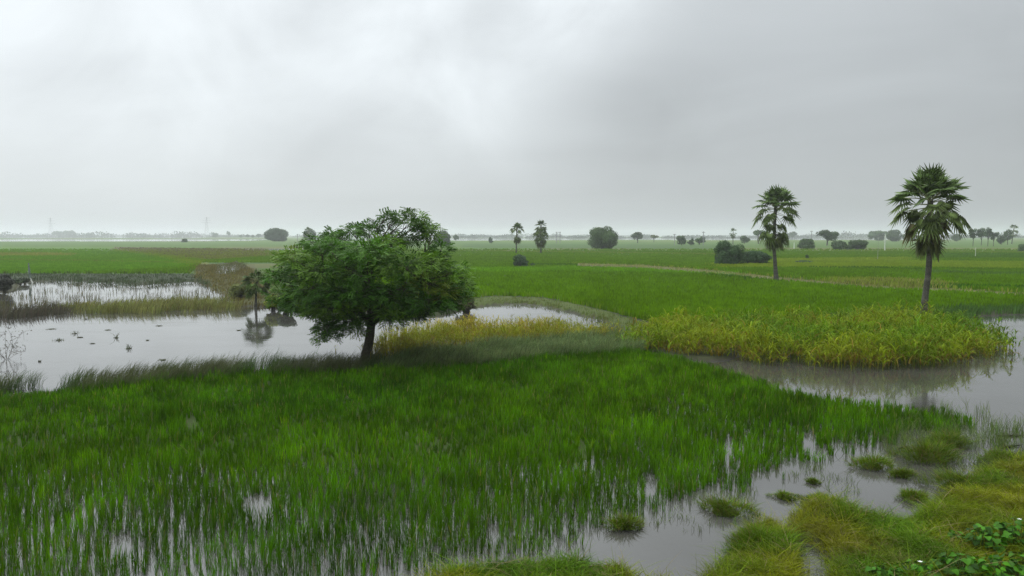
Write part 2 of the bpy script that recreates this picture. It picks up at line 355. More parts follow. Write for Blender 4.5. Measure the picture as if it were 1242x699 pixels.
# ------------------------------------------------------------------ blades
def blades(b, P, h, wd, lean, ldir, col, levels=(0, .45, .8, 1), droop=0.0, face=None, tip=None):
    """P (n,3) bases, h/wd/lean/ldir (n,), col (n,3)"""
    n = len(P)
    if n == 0: return
    h = np.broadcast_to(h, n); wd = np.broadcast_to(wd, n); lean = np.broadcast_to(lean, n); ldir = np.broadcast_to(ldir, n); droop = np.broadcast_to(droop, n)
    L = np.stack([np.cos(ldir), np.sin(ldir)], 1)
    az = rng.uniform(0, 2 * math.pi, n) if face is None else np.broadcast_to(face, n)
    W = np.stack([np.cos(az), np.sin(az)], 1)
    k = len(levels); vs_ = []
    for i, t in enumerate(levels):
        off = (lean * h * t ** 1.7)[:, None] * L
        zz = h * (t - droop * t ** 3)
        c = np.column_stack([P[:, :2] + off, P[:, 2] + zz])
        if i < k - 1:
            ww = (wd * (1, .95, .7, .45, .3)[min(i, 4)] * .5)[:, None] * W if k <= 5 else (wd * (1 - t ** 2) * .5)[:, None] * W
            a_ = c.copy(); a_[:, :2] -= ww; d_ = c.copy(); d_[:, :2] += ww
            vs_ += [a_, d_]
        else: vs_.append(c)
    m = len(vs_); V = np.stack(vs_, 1).reshape(-1, 3)
    base = (np.arange(n) * m)[:, None]
    Q = np.concatenate([base + np.array([2 * i, 2 * i + 1, 2 * i + 3, 2 * i + 2]) for i in range(k - 2)]) if k > 2 else None
    T = base + np.array([m - 3, m - 2, m - 1])
    C = np.repeat(col, m, 0)
    if tip is not None:
        tt = np.tile(np.array([levels[min(i // 2, k - 1)] for i in range(m)]), n)[:, None]
        C = C * (1 - tt) + np.repeat(tip, m, 0) * tt
    b.add(V, Q, T, C)
def tint(n, base, var=.2, hue=.12):
    c = np.tile(np.array(base, float), (n, 1)) * rng.uniform(1 - var, 1 + var, (n, 1))
    return c * rng.uniform(1 - hue, 1 + hue, (n, 3))
def mixc(a, b, t): t = np.asarray(t)[:, None]; return np.asarray(a) * (1 - t) + np.asarray(b) * t
def scatter(poly, dens):
    lo, hi = poly.min(0), poly.max(0); n = int(dens * np.prod(hi - lo))
    P = rng.uniform(lo, hi, (n, 2)); return P[in_poly(P, poly)]
def scatter_px(x0, x1, y0, y1, n):
    u = rng.uniform(x0, x1, n); v = rng.uniform(y0, y1, n)
    a = (u - 621) / FPX; bb = (v - 349.5) / FPX; dy = cp - bb * sp; dz = -sp - bb * cp; t = -H / dz
    return np.stack([a * t, dy * t], 1)

# --- near paddy
def near_rice():
    b = MB()
    lo, hi = RICE.min(0), RICE.max(0); sp_ = .195
    gx, gy = np.meshgrid(np.arange(max(lo[0], -60), min(hi[0], 60), sp_), np.arange(max(lo[1], 10.5), hi[1], sp_)); gx[1::2] += sp_ / 2
    P = np.column_stack([gx.ravel(), gy.ravel()]); P += rng.normal(0, .035, P.shape); P += np.column_stack([(fbm(P[:, 0] * .4, P[:, 1] * .4, 101) - .5), (fbm(P[:, 0] * .4, P[:, 1] * .4, 102) - .5)]) * .8; P = P[in_poly(P, RICE)]
    P = P[(P[:, 1] > 11.0) & (np.abs(P[:, 0]) < P[:, 1] * .95 + 4)]
    u, v = to_px(P)
    d0 = np.interp(u, DENSE[:, 0], DENSE[:, 1]); d1 = np.interp(u, ENDL[:, 0], ENDL[:, 1])
    f = np.clip((d1 - v) / (d1 - d0), 0, 1.3)
    g = fbm(P[:, 0] * .55, P[:, 1] * .35, 12, 4); g2 = vnoise(P[:, 0] * 2.2, P[:, 1] * 1.2, 13)
    holes = fbm(P[:, 0] * .33 + 50, P[:, 1] * .25, 14, 4)
    g3 = vnoise(P[:, 0] * 4.0, P[:, 1] * 1.6, 15)
    keep = (.22 + .92 * f + .34 * (g - .5) + .5 * (g2 - .5) + .3 * (g3 - .5) > rng.uniform(.28, .60, len(P)))
    # small open pools inside the crop
    for (cx, cy, rx, ry) in ((232, 520, 7, 10), (313, 618, 15, 17), (706, 548, 5, 12), (1110, 530, 22, 8), (884, 545, 6, 16), (982, 538, 8, 14), (150, 664, 16, 14), (600, 652, 8, 10), (790, 590, 8, 16)):
        wob = .8 + .5 * vnoise(u * .2, v * .2, 3)
        keep &= ((u - cx) / rx) ** 2 + ((v - cy) / ry) ** 2 > wob
    keep &= ~is_land_near(P)
    P = P[keep]; f = f[keep]
    n = len(P); k = 13
    z = np.full(n, -.05)
    hh = rng.uniform(.31, .50, n) * (.60 + .82 * fbm(P[:, 0] * .7, P[:, 1] * .5, 21)) * (.78 + .22 * np.clip(f, 0, 1))
    PP = np.repeat(np.column_stack([P, z]), k, 0); PP[:, :2] += rng.normal(0, .026, (n * k, 2))
    far = np.repeat(P[:, 1], k)
    h = np.repeat(hh, k) * rng.uniform(.6, 1.12, n * k)
    patch = fbm(P[:, 0] * .18, P[:, 1] * .14, 22); p2 = fbm(P[:, 0] * .9, P[:, 1] * .6, 23, 3)
    c = mixc((.044, .130, .001), (.070, .168, .001), np.clip((patch - .25) * 1.8, 0, 1)) * (.5 + 1.0 * p2)[:, None] * (.7 + .6 * vnoise(P[:, 0] * 3.1, P[:, 1] * 2.0, 24))[:, None]
    c = np.repeat(c * rng.uniform(.72, 1.28, (n, 1)), k, 0) * rng.uniform(.6, 1.4, (n * k, 1)) * rng.uniform(.93, 1.07, (n * k, 3))
    dry = rng.random(n * k) < .035; c[dry] = np.array((.17, .16, .05)) * rng.uniform(.7, 1.3, (dry.sum(), 1))
    yel = rng.random(n) < .03; c[np.repeat(yel, k)] *= (1.7, 1.35, 1)
    wd = np.clip(far * .00068, .009, .02) * rng.uniform(.8, 1.2, n * k)
    ld = rng.normal(.5, 2.2, n * k)
    blades(b, PP, h, wd, rng.uniform(.02, .27, n * k) + .5 * (rng.random(n * k) < .06), ld, c, tip=c * 1.12)
    o = b.build('rice_field', M_rice); tag(o, 'dense bright green young rice standing in shallow water in front', 'rice', kind='stuff')
    print('rice', n)
NEARBANK = GP([(2400, 500), (1600, 545), (1242, 566), (1195, 573), (1180, 585), (1162, 605), (1130, 613), (1118, 630), (1085, 637), (1050, 631), (1015, 615), (985, 614), (966, 624),
               (958, 645), (966, 656), (997, 664), (1008, 680), (1003, 705), (1000, 760), (1200, 900), (3200, 900)])
BANK2 = GP([(905, 647), (930, 637), (955, 646), (966, 662), (962, 680), (970, 705), (978, 745), (1000, 790), (800, 790), (866, 698), (890, 672)])
BANK3 = GP([(400, 760), (500, 730), (545, 706), (610, 694), (682, 686), (718, 690), (704, 698), (716, 694), (740, 691), (763, 698), (775, 715), (860, 720), (850, 790), (350, 790)])
def is_land_near(P): return in_poly(P, NEARBANK) | in_poly(P, BANK2) | in_poly(P, BANK3)
near_rice()

# --- mat of creeping grass on the near bank
def bank_grass():
    b = MB()
    P = np.concatenate([scatter(p, 2600) for p in (NEARBANK, BANK2, BANK3)])
    ang = np.abs(np.arctan2(P[:, 0], P[:, 1]))
    P = P[(P[:, 1] > 12.6) & (P[:, 1] < 30) & (ang < R(46)) & (P[:, 0] > -4)]
    P = P + rng.normal(0, .10, P.shape)
    z = np.maximum(height(P), 0)
    g = fbm(P[:, 0] * .8, P[:, 1] * .8, 61); g2 = fbm(P[:, 0] * 2.5, P[:, 1] * 2.5, 62, 3); g3 = fbm(P[:, 0] * .45 + 9, P[:, 1] * .45, 63)
    n = len(P)
    keep = rng.random(n) < -.15 + 2.0 * g2; P, z, g, g2, g3 = P[keep], z[keep], g[keep], g2[keep], g3[keep]; n = len(P)
    c = mixc((.070, .150, .003), (.175, .200, .004), np.clip((g - .35) * 3.2, 0, 1))
    c = mixc(c, (.13, .105, .012), np.clip((g3 - .55) * 3, 0, .6)) * rng.uniform(.6, 1.35, (n, 1))
    dead = rng.random(n) < .08; c[dead] = (.22, .18, .08)
    h = rng.uniform(.04, .22, n) * (.2 + 1.7 * g2) * np.where(rng.random(n) < .03, 2.2, 1)
    blades(b, np.column_stack([P, z - .01]), h, rng.uniform(.007, .014, n), rng.uniform(.4, 2.4, n), rng.uniform(0, 6.28, n), c, droop=rng.uniform(0, .5, n))
    o = b.build('bank_grass', M_mat); tag(o, 'matted yellow green creeping grass on the near muddy bank', 'grass', kind='stuff')
    print('bank', n)
bank_grass()

# --- reed island on the right, yellow reeds behind the tree
def reeds(name, label, poly, dens, hlo, hhi, wlo, whi, cols, seedn, stalk_lean=.35, leaves=7, blow=0.0):
    b = MB(); P = scatter(poly, dens); P = P + rng.normal(0, .28, P.shape) * (1 + 2.0 * (rng.random((len(P), 1)) < .06))
    g = fbm(P[:, 0] * .5, P[:, 1] * .5, seedn, 4)
    keep = g > .30; P = P[keep]; g = g[keep]; n = len(P)
    z = np.zeros(n)
    hh = rng.uniform(hlo, hhi, n) * (.5 + 1.0 * fbm(P[:, 0] * .8, P[:, 1] * .8, seedn + 5, 3))
    if seedn == 71:
        u_, _v = to_px(P); hh = hh * np.interp(u_, [760, 800, 1130, 1175, 1240], [.8, 1, 1, .68, .55])
    ca, cb, cd = cols
    t1 = np.clip((fbm(P[:, 0] * .22 + 3, P[:, 1] * .3, seedn + 9) - .35) * 3.2, 0, 1)
    cst = mixc(ca, cb, t1) * rng.uniform(.8, 1.2, (n, 1))
    ld = rng.normal(blow, 1.6, n)
    ln = rng.uniform(.02, .3, n)
    blades(b, np.column_stack([P, z]), hh, .02, ln, ld, cst * (1.05, .95, .8), levels=(0, .5, 1))
    # arching leaves off the stalk
    for k in range(leaves):
        t = rng.uniform(.12, .95, n)
        Q = np.column_stack([P + (ln * hh * t ** 1.7)[:, None] * np.stack([np.cos(ld), np.sin(ld)], 1), hh * t])
        c = cst * rng.uniform(.75, 1.3, (n, 1)) * rng.uniform(.93, 1.07, (n, 3))
        low = (t < .38) & (rng.random(n) < .6) | (rng.random(n) < .05)
        c[low] = np.array(cd) * rng.uniform(.7, 1.25, (low.sum(), 1))
        L = hh * rng.uniform(.32, .6, n)
        blades(b, Q, L, rng.uniform(wlo, whi, n), rng.uniform(.5, 1.5, n), rng.uniform(0, 6.28, n), c, levels=(0, .3, .6, .82, 1), droop=rng.uniform(.35, 1.3, n), tip=c * 1.25)
    o = b.build(name, M_reed); tag(o, label, 'reeds', kind='stuff'); print(name, n)
reeds('reed_bed', 'tall yellow green broad bladed reeds on the islet in the right pond', ISLAND, 15, .8, 1.5, .04, .07,
      ((.085, .170, .004), (.175, .225, .006), (.20, .15, .02)), 71, leaves=8)
reeds('reed_bed', 'golden yellow dry reeds along the creek behind the leafy tree', YREED, 24, .5, .95, .022, .035,
      ((.17, .20, .01), (.32, .27, .02), (.25, .16, .04)), 81, leaves=5)

# --- fine grass: dark strip, pond bank, marsh, right shallows
def fine_grass(name, label, P, h, wd, col, lean=(.1, .5), blow=0.6, spread=.8, k=7, jit=.06, hn=.5, droop=.2, lev=(0, .45, .8, 1), zoff=0.0):
    b = MB(); n = len(P)
    hh = rng.uniform(h[0], h[1], n) * (1 - hn / 2 + hn * fbm(P[:, 0] * .9, P[:, 1] * .9, 91, 3))
    PP = np.repeat(np.column_stack([P, np.full(n, zoff)]), k, 0); PP[:, :2] += rng.normal(0, jit, (n * k, 2))
    c = np.repeat(col * rng.uniform(.8, 1.2, (n, 1)), k, 0) * rng.uniform(.75, 1.25, (n * k, 1)) * rng.uniform(.94, 1.06, (n * k, 3))
    blades(b, PP, np.repeat(hh, k) * rng.uniform(.55, 1.1, n * k), wd * rng.uniform(.8, 1.2, n * k), rng.uniform(lean[0], lean[1], n * k), rng.normal(blow, spread, n * k), c, levels=lev, droop=droop)
    o = b.build(name, M_reed); tag(o, label, 'grass', kind='stuff'); print(name, n * k)
STRIP = GP([(455, 452), (480, 440), (600, 423), (700, 414), (765, 412), (800, 420), (775, 432), (700, 434), (600, 444), (480, 454)])
P = scatter(STRIP, 60)
fine_grass('soft_grass', 'soft dark grey green grass strip between golden reeds and rice', P, (.45, 1.0), .018, tint(len(P), (.125, .175, .060), .35, .1), lean=(.1, .8), blow=.1, spread=1.2, k=8, jit=.06, hn=.9)
EDGE = GP([(-400, 486), (0, 471), (80, 466), (200, 451), (300, 444), (430, 441), (500, 437), (500, 455), (430, 455), (300, 459), (200, 467), (80, 482), (0, 488), (-400, 506)])
P = scatter(EDGE, 30)
g = fbm(P[:, 0] * .55, P[:, 1] * .2, 95, 3); P = P[g > .42]; g = g[g > .42]
fine_grass('bank_tufts', 'wispy dark green grass tufts along the left pond bank', P, (.5, 1.0), .011, mixc((.04, .085, .015), (.085, .10, .04), np.clip((g - .4) * 4, 0, 1)), lean=(.2, .9), blow=.2, spread=.7, k=10, jit=.08)
# marsh across the back of the left pond
MARSH = GP([(-500, 352), (0, 356), (28, 344), (60, 341), (140, 342), (230, 343), (262, 352), (290, 372), (262, 377), (180, 378), (80, 380), (0, 384), (-500, 392)])
P = scatter_px(-300, 300, 338, 390, 14000); P = P[in_poly(P, MARSH)]
u, v = to_px(P); g = fbm(u * .06, v * .3, 96, 3)
k = rng.random(len(P)) < np.clip(.06 + 1.1 * (g - .42) + .35 * (v > 368), 0, 1); P = P[k]
fine_grass('marsh_grass', 'sparse brown marsh grass standing in the left pond shallows', P, (.35, .8), .03, tint(len(P), (.10, .095, .04), .25, .1), lean=(.05, .4), k=3, jit=.3, lev=(0, .6, 1))
P = scatter(GP([(70, 377), (120, 370), (250, 368), (292, 369), (288, 378), (230, 380), (120, 381), (75, 381)]), 9); P = P[fbm(P[:, 0] * .35, P[:, 1] * .3, 99, 3) > .42]
fine_grass('marsh_grass', 'dense olive green grass ridge crossing the left pond', P, (.6, 1.15), .03, tint(len(P), (.17, .18, .05), .3, .1), lean=(.1, .6), k=7, hn=.9, jit=.25, lev=(0, .6, 1))
P = scatter(GP([(-300, 385), (0, 380), (70, 374), (85, 381), (30, 387), (-300, 394)]), 9)
fine_grass('marsh_grass', 'dull brown grass on the left end of the pond ridge', P, (.4, .9), .03, tint(len(P), (.075, .07, .045), .25, .1), lean=(.1, .5), k=6, jit=.25, lev=(0, .6, 1))
P = scatter(GP([(236, 324), (262, 322), (300, 326), (326, 340), (335, 374), (300, 374), (285, 366), (262, 350), (238, 340)]), 4.5); P = P[~is_water(P)]; u, v = to_px(P); 
fine_grass('marsh_grass', 'yellow brown grass bank beside the young palm', P, (.3, .8), .05, mixc((.16, .15, .03), (.10, .08, .04), rng.random(len(P))), lean=(.1, .5), k=7, jit=.4, lev=(0, .6, 1))
P = scatter(GP([(-400, 333), (60, 334.5), (240, 335), (262, 350), (230, 344), (165, 349), (60, 342), (-400, 348)]), 1.2)
fine_grass('shore_grass', 'dark green grass edge along the far shore of the left pond', P, (.35, .7), .05, tint(len(P), (.05, .075, .03), .25, .1), k=6, jit=.4, lev=(0, .6, 1), zoff=.1)
# far bank of the creek and the shore by the tall palm
P = scatter(GP([(560, 367), (600, 363), (660, 365), (720, 378), (775, 393), (768, 401), (735, 394), (700, 380), (650, 371), (600, 369), (560, 374)]), 5)
fine_grass('creek_grass', 'grey brown grass on the far bank of the creek', P, (.15, .42), .035, mixc((.08, .135, .02), (.14, .145, .05), rng.random(len(P))), k=7, jit=.25, lev=(0, .6, 1), zoff=.1)
P = scatter(GP([(900, 399), (1050, 384), (1160, 379), (1400, 371), (1420, 378), (1190, 383), (1160, 392), (1165, 404), (1100, 399), (1000, 401)]), 9)
fine_grass('shore_grass', 'dark green grass around the foot of the tall palm', P, (.5, 1.0), .03, tint(len(P), (.055, .115, .02), .25, .1), k=8, jit=.25, lev=(0, .6, 1), zoff=.05)
# right shallows
P = scatter(GP([(1130, 500), (1180, 492), (1242, 500), (1400, 505), (1400, 560), (1242, 548), (1180, 548), (1120, 545), (1080, 550), (1060, 530)]), 26)
g = fbm(P[:, 0] * .7, P[:, 1] * .5, 97, 3); u, v = to_px(P)
k = rng.random(len(P)) < np.clip(.25 + 2.2 * (g - .5) + .6 * (u < 1165), 0, 1); P = P[k]
fine_grass('shallows_grass', 'thin pale green grass rising from the shallows at the right edge', P, (.25, .65), .010, tint(len(P), (.10, .15, .035), .25, .1), lean=(.1, .7), spread=2, k=8, jit=.09)
P = scatter(GP([(1180, 560), (1242, 552), (1400, 545), (1400, 575), (1242, 572), (1190, 580)]), 60)
fine_grass('bank_sedge', 'short green sedge fringing the right end of the near bank', P, (.12, .3), .011, tint(len(P), (.085, .13, .02), .25, .1), lean=(.1, .9), spread=2, k=9, jit=.1, zoff=.03)

P = scatter(GP([(700, 668), (860, 600), (960, 572), (1060, 548), (1150, 540), (1175, 560), (1160, 590), (1060, 610), (960, 612), (860, 650), (800, 690), (700, 684)]), 16)
g = fbm(P[:, 0] * 1.1, P[:, 1] * .8, 98, 3); P = P[g > .60]
fine_grass('sparse_shoots', 'thin green shoots poking out of the open channel by the near bank', P, (.06, .28), .010, tint(len(P), (.085, .13, .02), .3, .1), lean=(.1, .8), spread=3, k=5, jit=.07)
P = scatter(GP([(256, 334), (262, 323), (288, 318), (302, 323), (296, 329), (286, 335)]), 1.1)
fine_grass('marsh_grass', 'sparse brown grass in the little pool left of the young palm', P, (.3, .8), .05, tint(len(P), (.11, .11, .04), .3, .1), k=5, jit=.4, lev=(0, .6, 1))
# --- mid and far paddies
def far_rice():
    b = MB()
    P = np.concatenate([scatter_px(-250, 1500, 312, 396, 230000), scatter_px(-250, 1500, 306, 330, 90000), scatter_px(-250, 1500, 303, 308, 9000)])
    land = ~is_water(P) & ~in_poly(P, ISLAND)
    for q in [GP([(400, 400), (545, 368), (600, 362), (660, 364), (720, 377), (790, 394), (790, 420), (400, 440)]), band_poly([(x, y + 1.0) for x, y in BUND], 5.5), GP([(900, 399), (1050, 384), (1160, 379), (1400, 371), (1400, 410), (900, 410)]),
              GP([(-500, 334), (230, 334), (245, 320), (330, 320), (420, 345), (420, 400), (-500, 400)])]: land &= ~in_poly(P, q)
    P = P[land]; n = len(P); u, v = to_px(P); d = np.hypot(P[:, 0], P[:, 1])
    c = np.tile(np.array((.092, .190, .001)), (n, 1))
    J = P + (rng.normal(0, 1, (n, 2)) * (d * .006)[:, None])
    col2 = {}
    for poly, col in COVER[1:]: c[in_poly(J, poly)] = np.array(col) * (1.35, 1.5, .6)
    g = fbm(P[:, 0] * .05, P[:, 1] * .035, 33); g2 = fbm(P[:, 0] * .4, P[:, 1] * .12, 34, 3)
    va = np.clip(90 / d, .12, 1.0)[:, None]
    c = c * (.82 + .36 * g)[:, None] * (1 + (.4 * g2[:, None] - .2) * va) * (1 + rng.uniform(-.22, .22, (n, 1)) * va)
    c = mixc(c, c * 0 + np.array((.12, .20, .024)), np.clip((d - 110) / 250, 0, .3))  # haze put into the blade colour, blended in with distance
    px = d / FPX
    # field edges: bunds left without crop
    gap = np.zeros(n, bool)
    for ln, wv in (([(560, 345), (800, 352), (1000, 366), (1100, 374)], 1.0), ([(860, 317), (1060, 317), (1400, 320)], .7), ([(980, 327.5), (1130, 329), (1400, 333)], .8), ([(640, 314), (860, 316)], .5),
                   ([(-200, 324), (100, 326), (230, 330)], .6), ([(690, 300), (900, 330)], .1)):
        gap |= in_poly(P, band_poly(ln, wv))
    k = ~gap; P, c, px, d = P[k], c[k], px[k], d[k]; n = len(P)
    z = np.full(n, .18)
    hv = np.clip(100 / np.hypot(P[:, 0], P[:, 1]), .25, 1)
    blades(b, np.column_stack([P, z]), .5 + rng.uniform(-.2, .12, n) * hv, px * rng.uniform(.9, 1.9, n), rng.uniform(0, .5, n) * (hv - .2), rng.uniform(0, 6.28, n), c, levels=(0, .55, 1), face=rng.normal(0, .6, n) * (hv - .2), tip=c * (1 + .12 * hv[:, None]))
    o = b.build('rice_field', M_rice); tag(o, 'wide level green rice fields beyond the ponds', 'rice', kind='stuff'); print('far rice', n)
far_rice()
# tall yellow grass on the bund right of middle
P = scatter(GP([(1010, 345), (1060, 342), (1130, 345), (1160, 352), (1100, 353), (1050, 350)]), 1.6)
fine_grass('bund_grass', 'pale yellow grass heap on the field bund left of the tall palm', P, (.5, 1.1), .09, mixc((.12, .17, .02), (.21, .20, .05), rng.random(len(P))), k=7, jit=.5, lev=(0, .6, 1), zoff=.15)
P = scatter(band_poly(BUND, 4.5), 1.3)
fine_grass('bund_grass', 'straw coloured grass along the long bund across the green fields', P, (.2, .5), .08, mixc((.15, .18, .04), (.27, .24, .09), rng.random(len(P))), k=5, jit=.5, lev=(0, .6, 1), zoff=.15)
P = scatter(GP([(140, 301), (320, 303), (330, 312), (250, 318), (180, 309)]), .16)
fine_grass('heath_grass', 'reddish brown rough grass beyond the left rice field', P, (.4, .9), .25, mixc((.155, .12, .07), (.11, .14, .04), rng.random(len(P)) * .6 + .4 * fbm(P[:, 0] * .03, P[:, 1] * .01, 8)), k=5, jit=1.2, lev=(0, .6, 1), zoff=.15)

# ------------------------------------------------------------------ tubes and trees
def tube(b, pts, rad, n=8, col=(.1, .09, .07), rings=0.0):
    pts = np.asarray(pts, float); m = len(pts); rad = np.broadcast_to(np.asarray(rad, float), m)
    V = []; prev = None
    for i in range(m):
        t = pts[min(i + 1, m - 1)] - pts[max(i - 1, 0)]; t /= np.linalg.norm(t) + 1e-9
        a = np.array((1., 0, 0)) if prev is None else prev
        a = a - t * a.dot(t)
        if np.linalg.norm(a) < 1e-3: a = np.array((0, 1., 0)) - t * t[1]
        a /= np.linalg.norm(a); prev = a; c = np.cross(t, a)
        th = np.arange(n) * 2 * math.pi / n
        r = rad[i] * (1 + rng.uniform(-rings, rings, n))
        V.append(pts[i] + (np.cos(th) * r)[:, None] * a + (np.sin(th) * r)[:, None] * c)
    V = np.concatenate(V)
    i = np.arange(m - 1)[:, None] * n; j = np.arange(n); jn = (j + 1) % n
    Q = np.stack([i + j, i + jn, i + n + jn, i + n + j], -1).reshape(-1, 4)
    T = [(0, n - k - 1, n - k) for k in range(1, n - 1)] + [((m - 1) * n, (m - 1) * n + k, (m - 1) * n + k + 1) for k in range(1, n - 1)]
    cc = np.tile(np.array(col), (len(V), 1)) * np.repeat(rng.uniform(.7, 1.3, m), n)[:, None]
    b.add(V, Q, T, cc)
def curve(a, c, bend, n=6):
    a, c = np.asarray(a, float), np.asarray(c, float); t = np.linspace(0, 1, n)[:, None]
    p = a * (1 - t) + c * t; L = np.linalg.norm(c - a)
    off = rng.normal(0, bend * L, 3); off[2] = abs(off[2]) * .6
    p = p + np.sin(t * math.pi) * off
    return p
def leaf_quads(b, P, size, nrm, col, asp=.45, up=None):
    """small pointed leaves: centre P, direction random in plane of nrm"""
    n = len(P); nrm = nrm / (np.linalg.norm(nrm, axis=1, keepdims=True) + 1e-9)
    r = rng.normal(0, 1, (n, 3)) if up is None else up
    d = r - nrm * (r * nrm).sum(1, keepdims=True); d /= np.linalg.norm(d, axis=1, keepdims=True) + 1e-9
    s = np.cross(nrm, d); size = np.broadcast_to(size, n)[:, None]
    V = np.stack([P - d * size * .5, P + s * size * asp * .5 + d * size * .05, P + d * size * .5, P - s * size * asp * .5 + d * size * .05], 1).reshape(-1, 3)
    b.add(V, np.arange(n * 4).reshape(-1, 4), None, np.repeat(col, 4, 0))

def main_tree():
    bx, by = G(445, 441, .1); s = math.hypot(by, H) / FPX * 1.0
    depth = by * cp + H * sp; mpp = depth / FPX           # metres per photo pixel at the tree
    def W(px, py, dy=0.0):                              # a point of the crown, dy metres nearer(-) / farther(+)
        k = 1 + dy / depth; return np.array((px * mpp * k - 621 * mpp * k, by + dy, H - (py - 286) * mpp * k * .998))
    root = empty('leafy_tree', (bx, by, 0.05), 'broad leafy dark green tree standing on the pond bank', 'tree')
    L = np.array(root.location)
    lobes = []
    spec = [(338, 350, 17, 12, 2), (352, 332, 24, 12, 3), (365, 312, 24, 11, 3), (388, 297, 24, 10, 3), (412, 300, 24, 12, 4), (432, 281, 16, 9, 3), (405, 283, 12, 7, 2), (458, 280, 16, 10, 2), (474, 292, 24, 10, 3),
            (482, 265, 14, 8, 3), (504, 267, 15, 8, 3), (494, 261, 8, 5, 1), (515, 281, 16, 9, 3), (524, 276, 7, 5, 1), (498, 289, 18, 10, 2), (468, 271, 10, 6, 1), (520, 270, 8, 6, 1), (540, 303, 15, 8, 2), (528, 318, 24, 12, 3), (548, 330, 20, 11, 3), (560, 348, 16, 11, 3), (567, 336, 8, 6, 1),
            (545, 360, 24, 12, 4), (520, 345, 32, 16, 5), (490, 322, 34, 18, 5), (455, 308, 34, 15, 5), (425, 325, 36, 18, 5), (390, 328, 32, 16, 4), (380, 350, 36, 15, 5), (365, 368, 26, 12, 4),
            (350, 362, 16, 9, 2), (400, 372, 34, 14, 5), (440, 355, 38, 18, 6), (480, 360, 36, 17, 6), (515, 375, 30, 12, 5), (470, 384, 26, 10, 4), (420, 388, 24, 9, 3), (396, 396, 14, 9, 3), (392, 410, 9, 7, 2),
            (430, 398, 12, 7, 2), (500, 388, 24, 8, 3), (540, 374, 20, 9, 3), (560, 364, 10, 7, 2), (335, 336, 10, 6, 1), (325, 326, 7, 4, 1), (408, 410, 7, 5, 1)]
    for (px, py, rx, ry, k) in spec:
        for i in range(k):
            e = max(0, 1 - ((px - 450) / 125.0) ** 2) ** .5 * 3.9 * (.55 if py < 290 else 1)
            dy = (-1 + 2 * (i + rng.uniform(.1, .9)) / k) * e
            sm = .82 if py < 295 or px > 530 or px < 360 else 1.0
            lobes.append((W(px + rng.normal(0, 5), py - (5 if py > 370 and px > 440 else 0) + rng.normal(0, 3), dy), rx * mpp * rng.uniform(.7, 1.1) * sm, ry * mpp * rng.uniform(.65, 1.05) * sm))
    # trunk and limbs
    tb = MB(); fork = W(451, 390, 0); mid = W(447, 418, .03)
    bark = (.060, .056, .038)
    base = W(443, 442, 0)
    tube(tb, [base + (0, 0, -.15), base + (0.02, 0, .12), base + (.04, 0, .45), mid, (mid + fork) / 2 + (.03, 0, 0), fork], [.36, .27, .225, .205, .20, .19], 12, bark, .06)
    limbs = []; limb_mbs = []
    for (px, py, dy) in ((385, 350, -1.2), (400, 335, 1.8), (455, 310, -.4), (470, 320, 2.2), (510, 340, -1.6), (525, 335, 1.2), (450, 345, -2.6), (492, 372, .4), (420, 368, -.6)):
        e = W(px, py, dy); c = curve(fork + (0, 0, rng.uniform(-.3, .1)), e, .09, 7); limb_mbs.append(MB()); tube(limb_mbs[-1], c, np.linspace(.12, .05, 7), 7, bark); limbs.append(c)
    for (c0, rx, rz) in lobes:
        bi, best = min(((i_, p) for i_, l in enumerate(limbs) for p in l[2:]), key=lambda p: np.linalg.norm(p[1] - c0) + max(0, p[1][2] - c0[2]) * .8); tq = limb_mbs[bi]
        c = curve(best, c0 - (0, 0, rz * .3), .1, 5); tube(tq, c, np.linspace(.04, .012, 5), 5, bark)
        for q in range(3):
            e2 = c0 + rng.normal(0, 1, 3) * (rx * .5, rx * .5, rz * .3); tube(tq, curve(c[3], e2, .1, 4), np.linspace(.015, .006, 4), 4, bark)
    t = tb.build('trunk', M_bark, root, True, loc=tuple(L))
    for lb_ in limb_mbs: lb_.build('limb', M_bark, t, True, loc=tuple(L))
    # leaf sprays
    cb = MB()
    for (c0, rx, rz) in lobes:
        n = int(84 * (rx / .8) ** 1.3) + 12
        d = rng.normal(0, 1, (n, 3)); d /= np.linalg.norm(d, axis=1, keepdims=True)
        rr = rng.uniform(.35, 1.08, (n, 1)) ** .7
        P = c0 + d * rr * (rx, rx, rz); P[:, 2] += rng.normal(0, .04, n)
        out = d * (1, 1, .25) + rng.normal(0, .35, (n, 3)); out[:, 2] += .03
        out /= np.linalg.norm(out, axis=1, keepdims=True)
        up = np.tile((0, 0, 1.), (n, 1)) + d * .45 + rng.normal(0, .22, (n, 3)); up -= out * (up * out).sum(1, keepdims=True); up /= np.linalg.norm(up, axis=1, keepdims=True)
        side = np.cross(up, out)
        hz = np.clip((c0[2] - 3.2) / 3.5, 0, 1); lc = (np.array((.036, .105, .006)) * (1 - hz) + np.array((.050, .128, .008)) * hz) * rng.uniform(.6, 1.4)  # sunny highlights put into leaf colour: upper lobes and some clumps lighter
        if rng.random() < .28: lc = np.array((.090, .185, .010)) * rng.uniform(.85, 1.2)
        if rng.random() < .04: lc = np.array((.11, .16, .012))
        ln = rng.uniform(.28, .45, n)
        for j in range(6):
            for sgn in (-1, 1):
                f = (j + .6) / 6.5
                Q = P + out * (ln * f)[:, None] + side * (sgn * .055 + rng.normal(0, .008, (n, 1))) ; Q[:, 2] -= (f ** 2) * ln * .22
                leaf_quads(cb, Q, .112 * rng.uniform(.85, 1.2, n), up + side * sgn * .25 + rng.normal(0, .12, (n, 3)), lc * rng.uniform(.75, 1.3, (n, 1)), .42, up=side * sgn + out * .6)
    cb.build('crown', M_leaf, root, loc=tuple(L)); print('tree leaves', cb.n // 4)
main_tree()

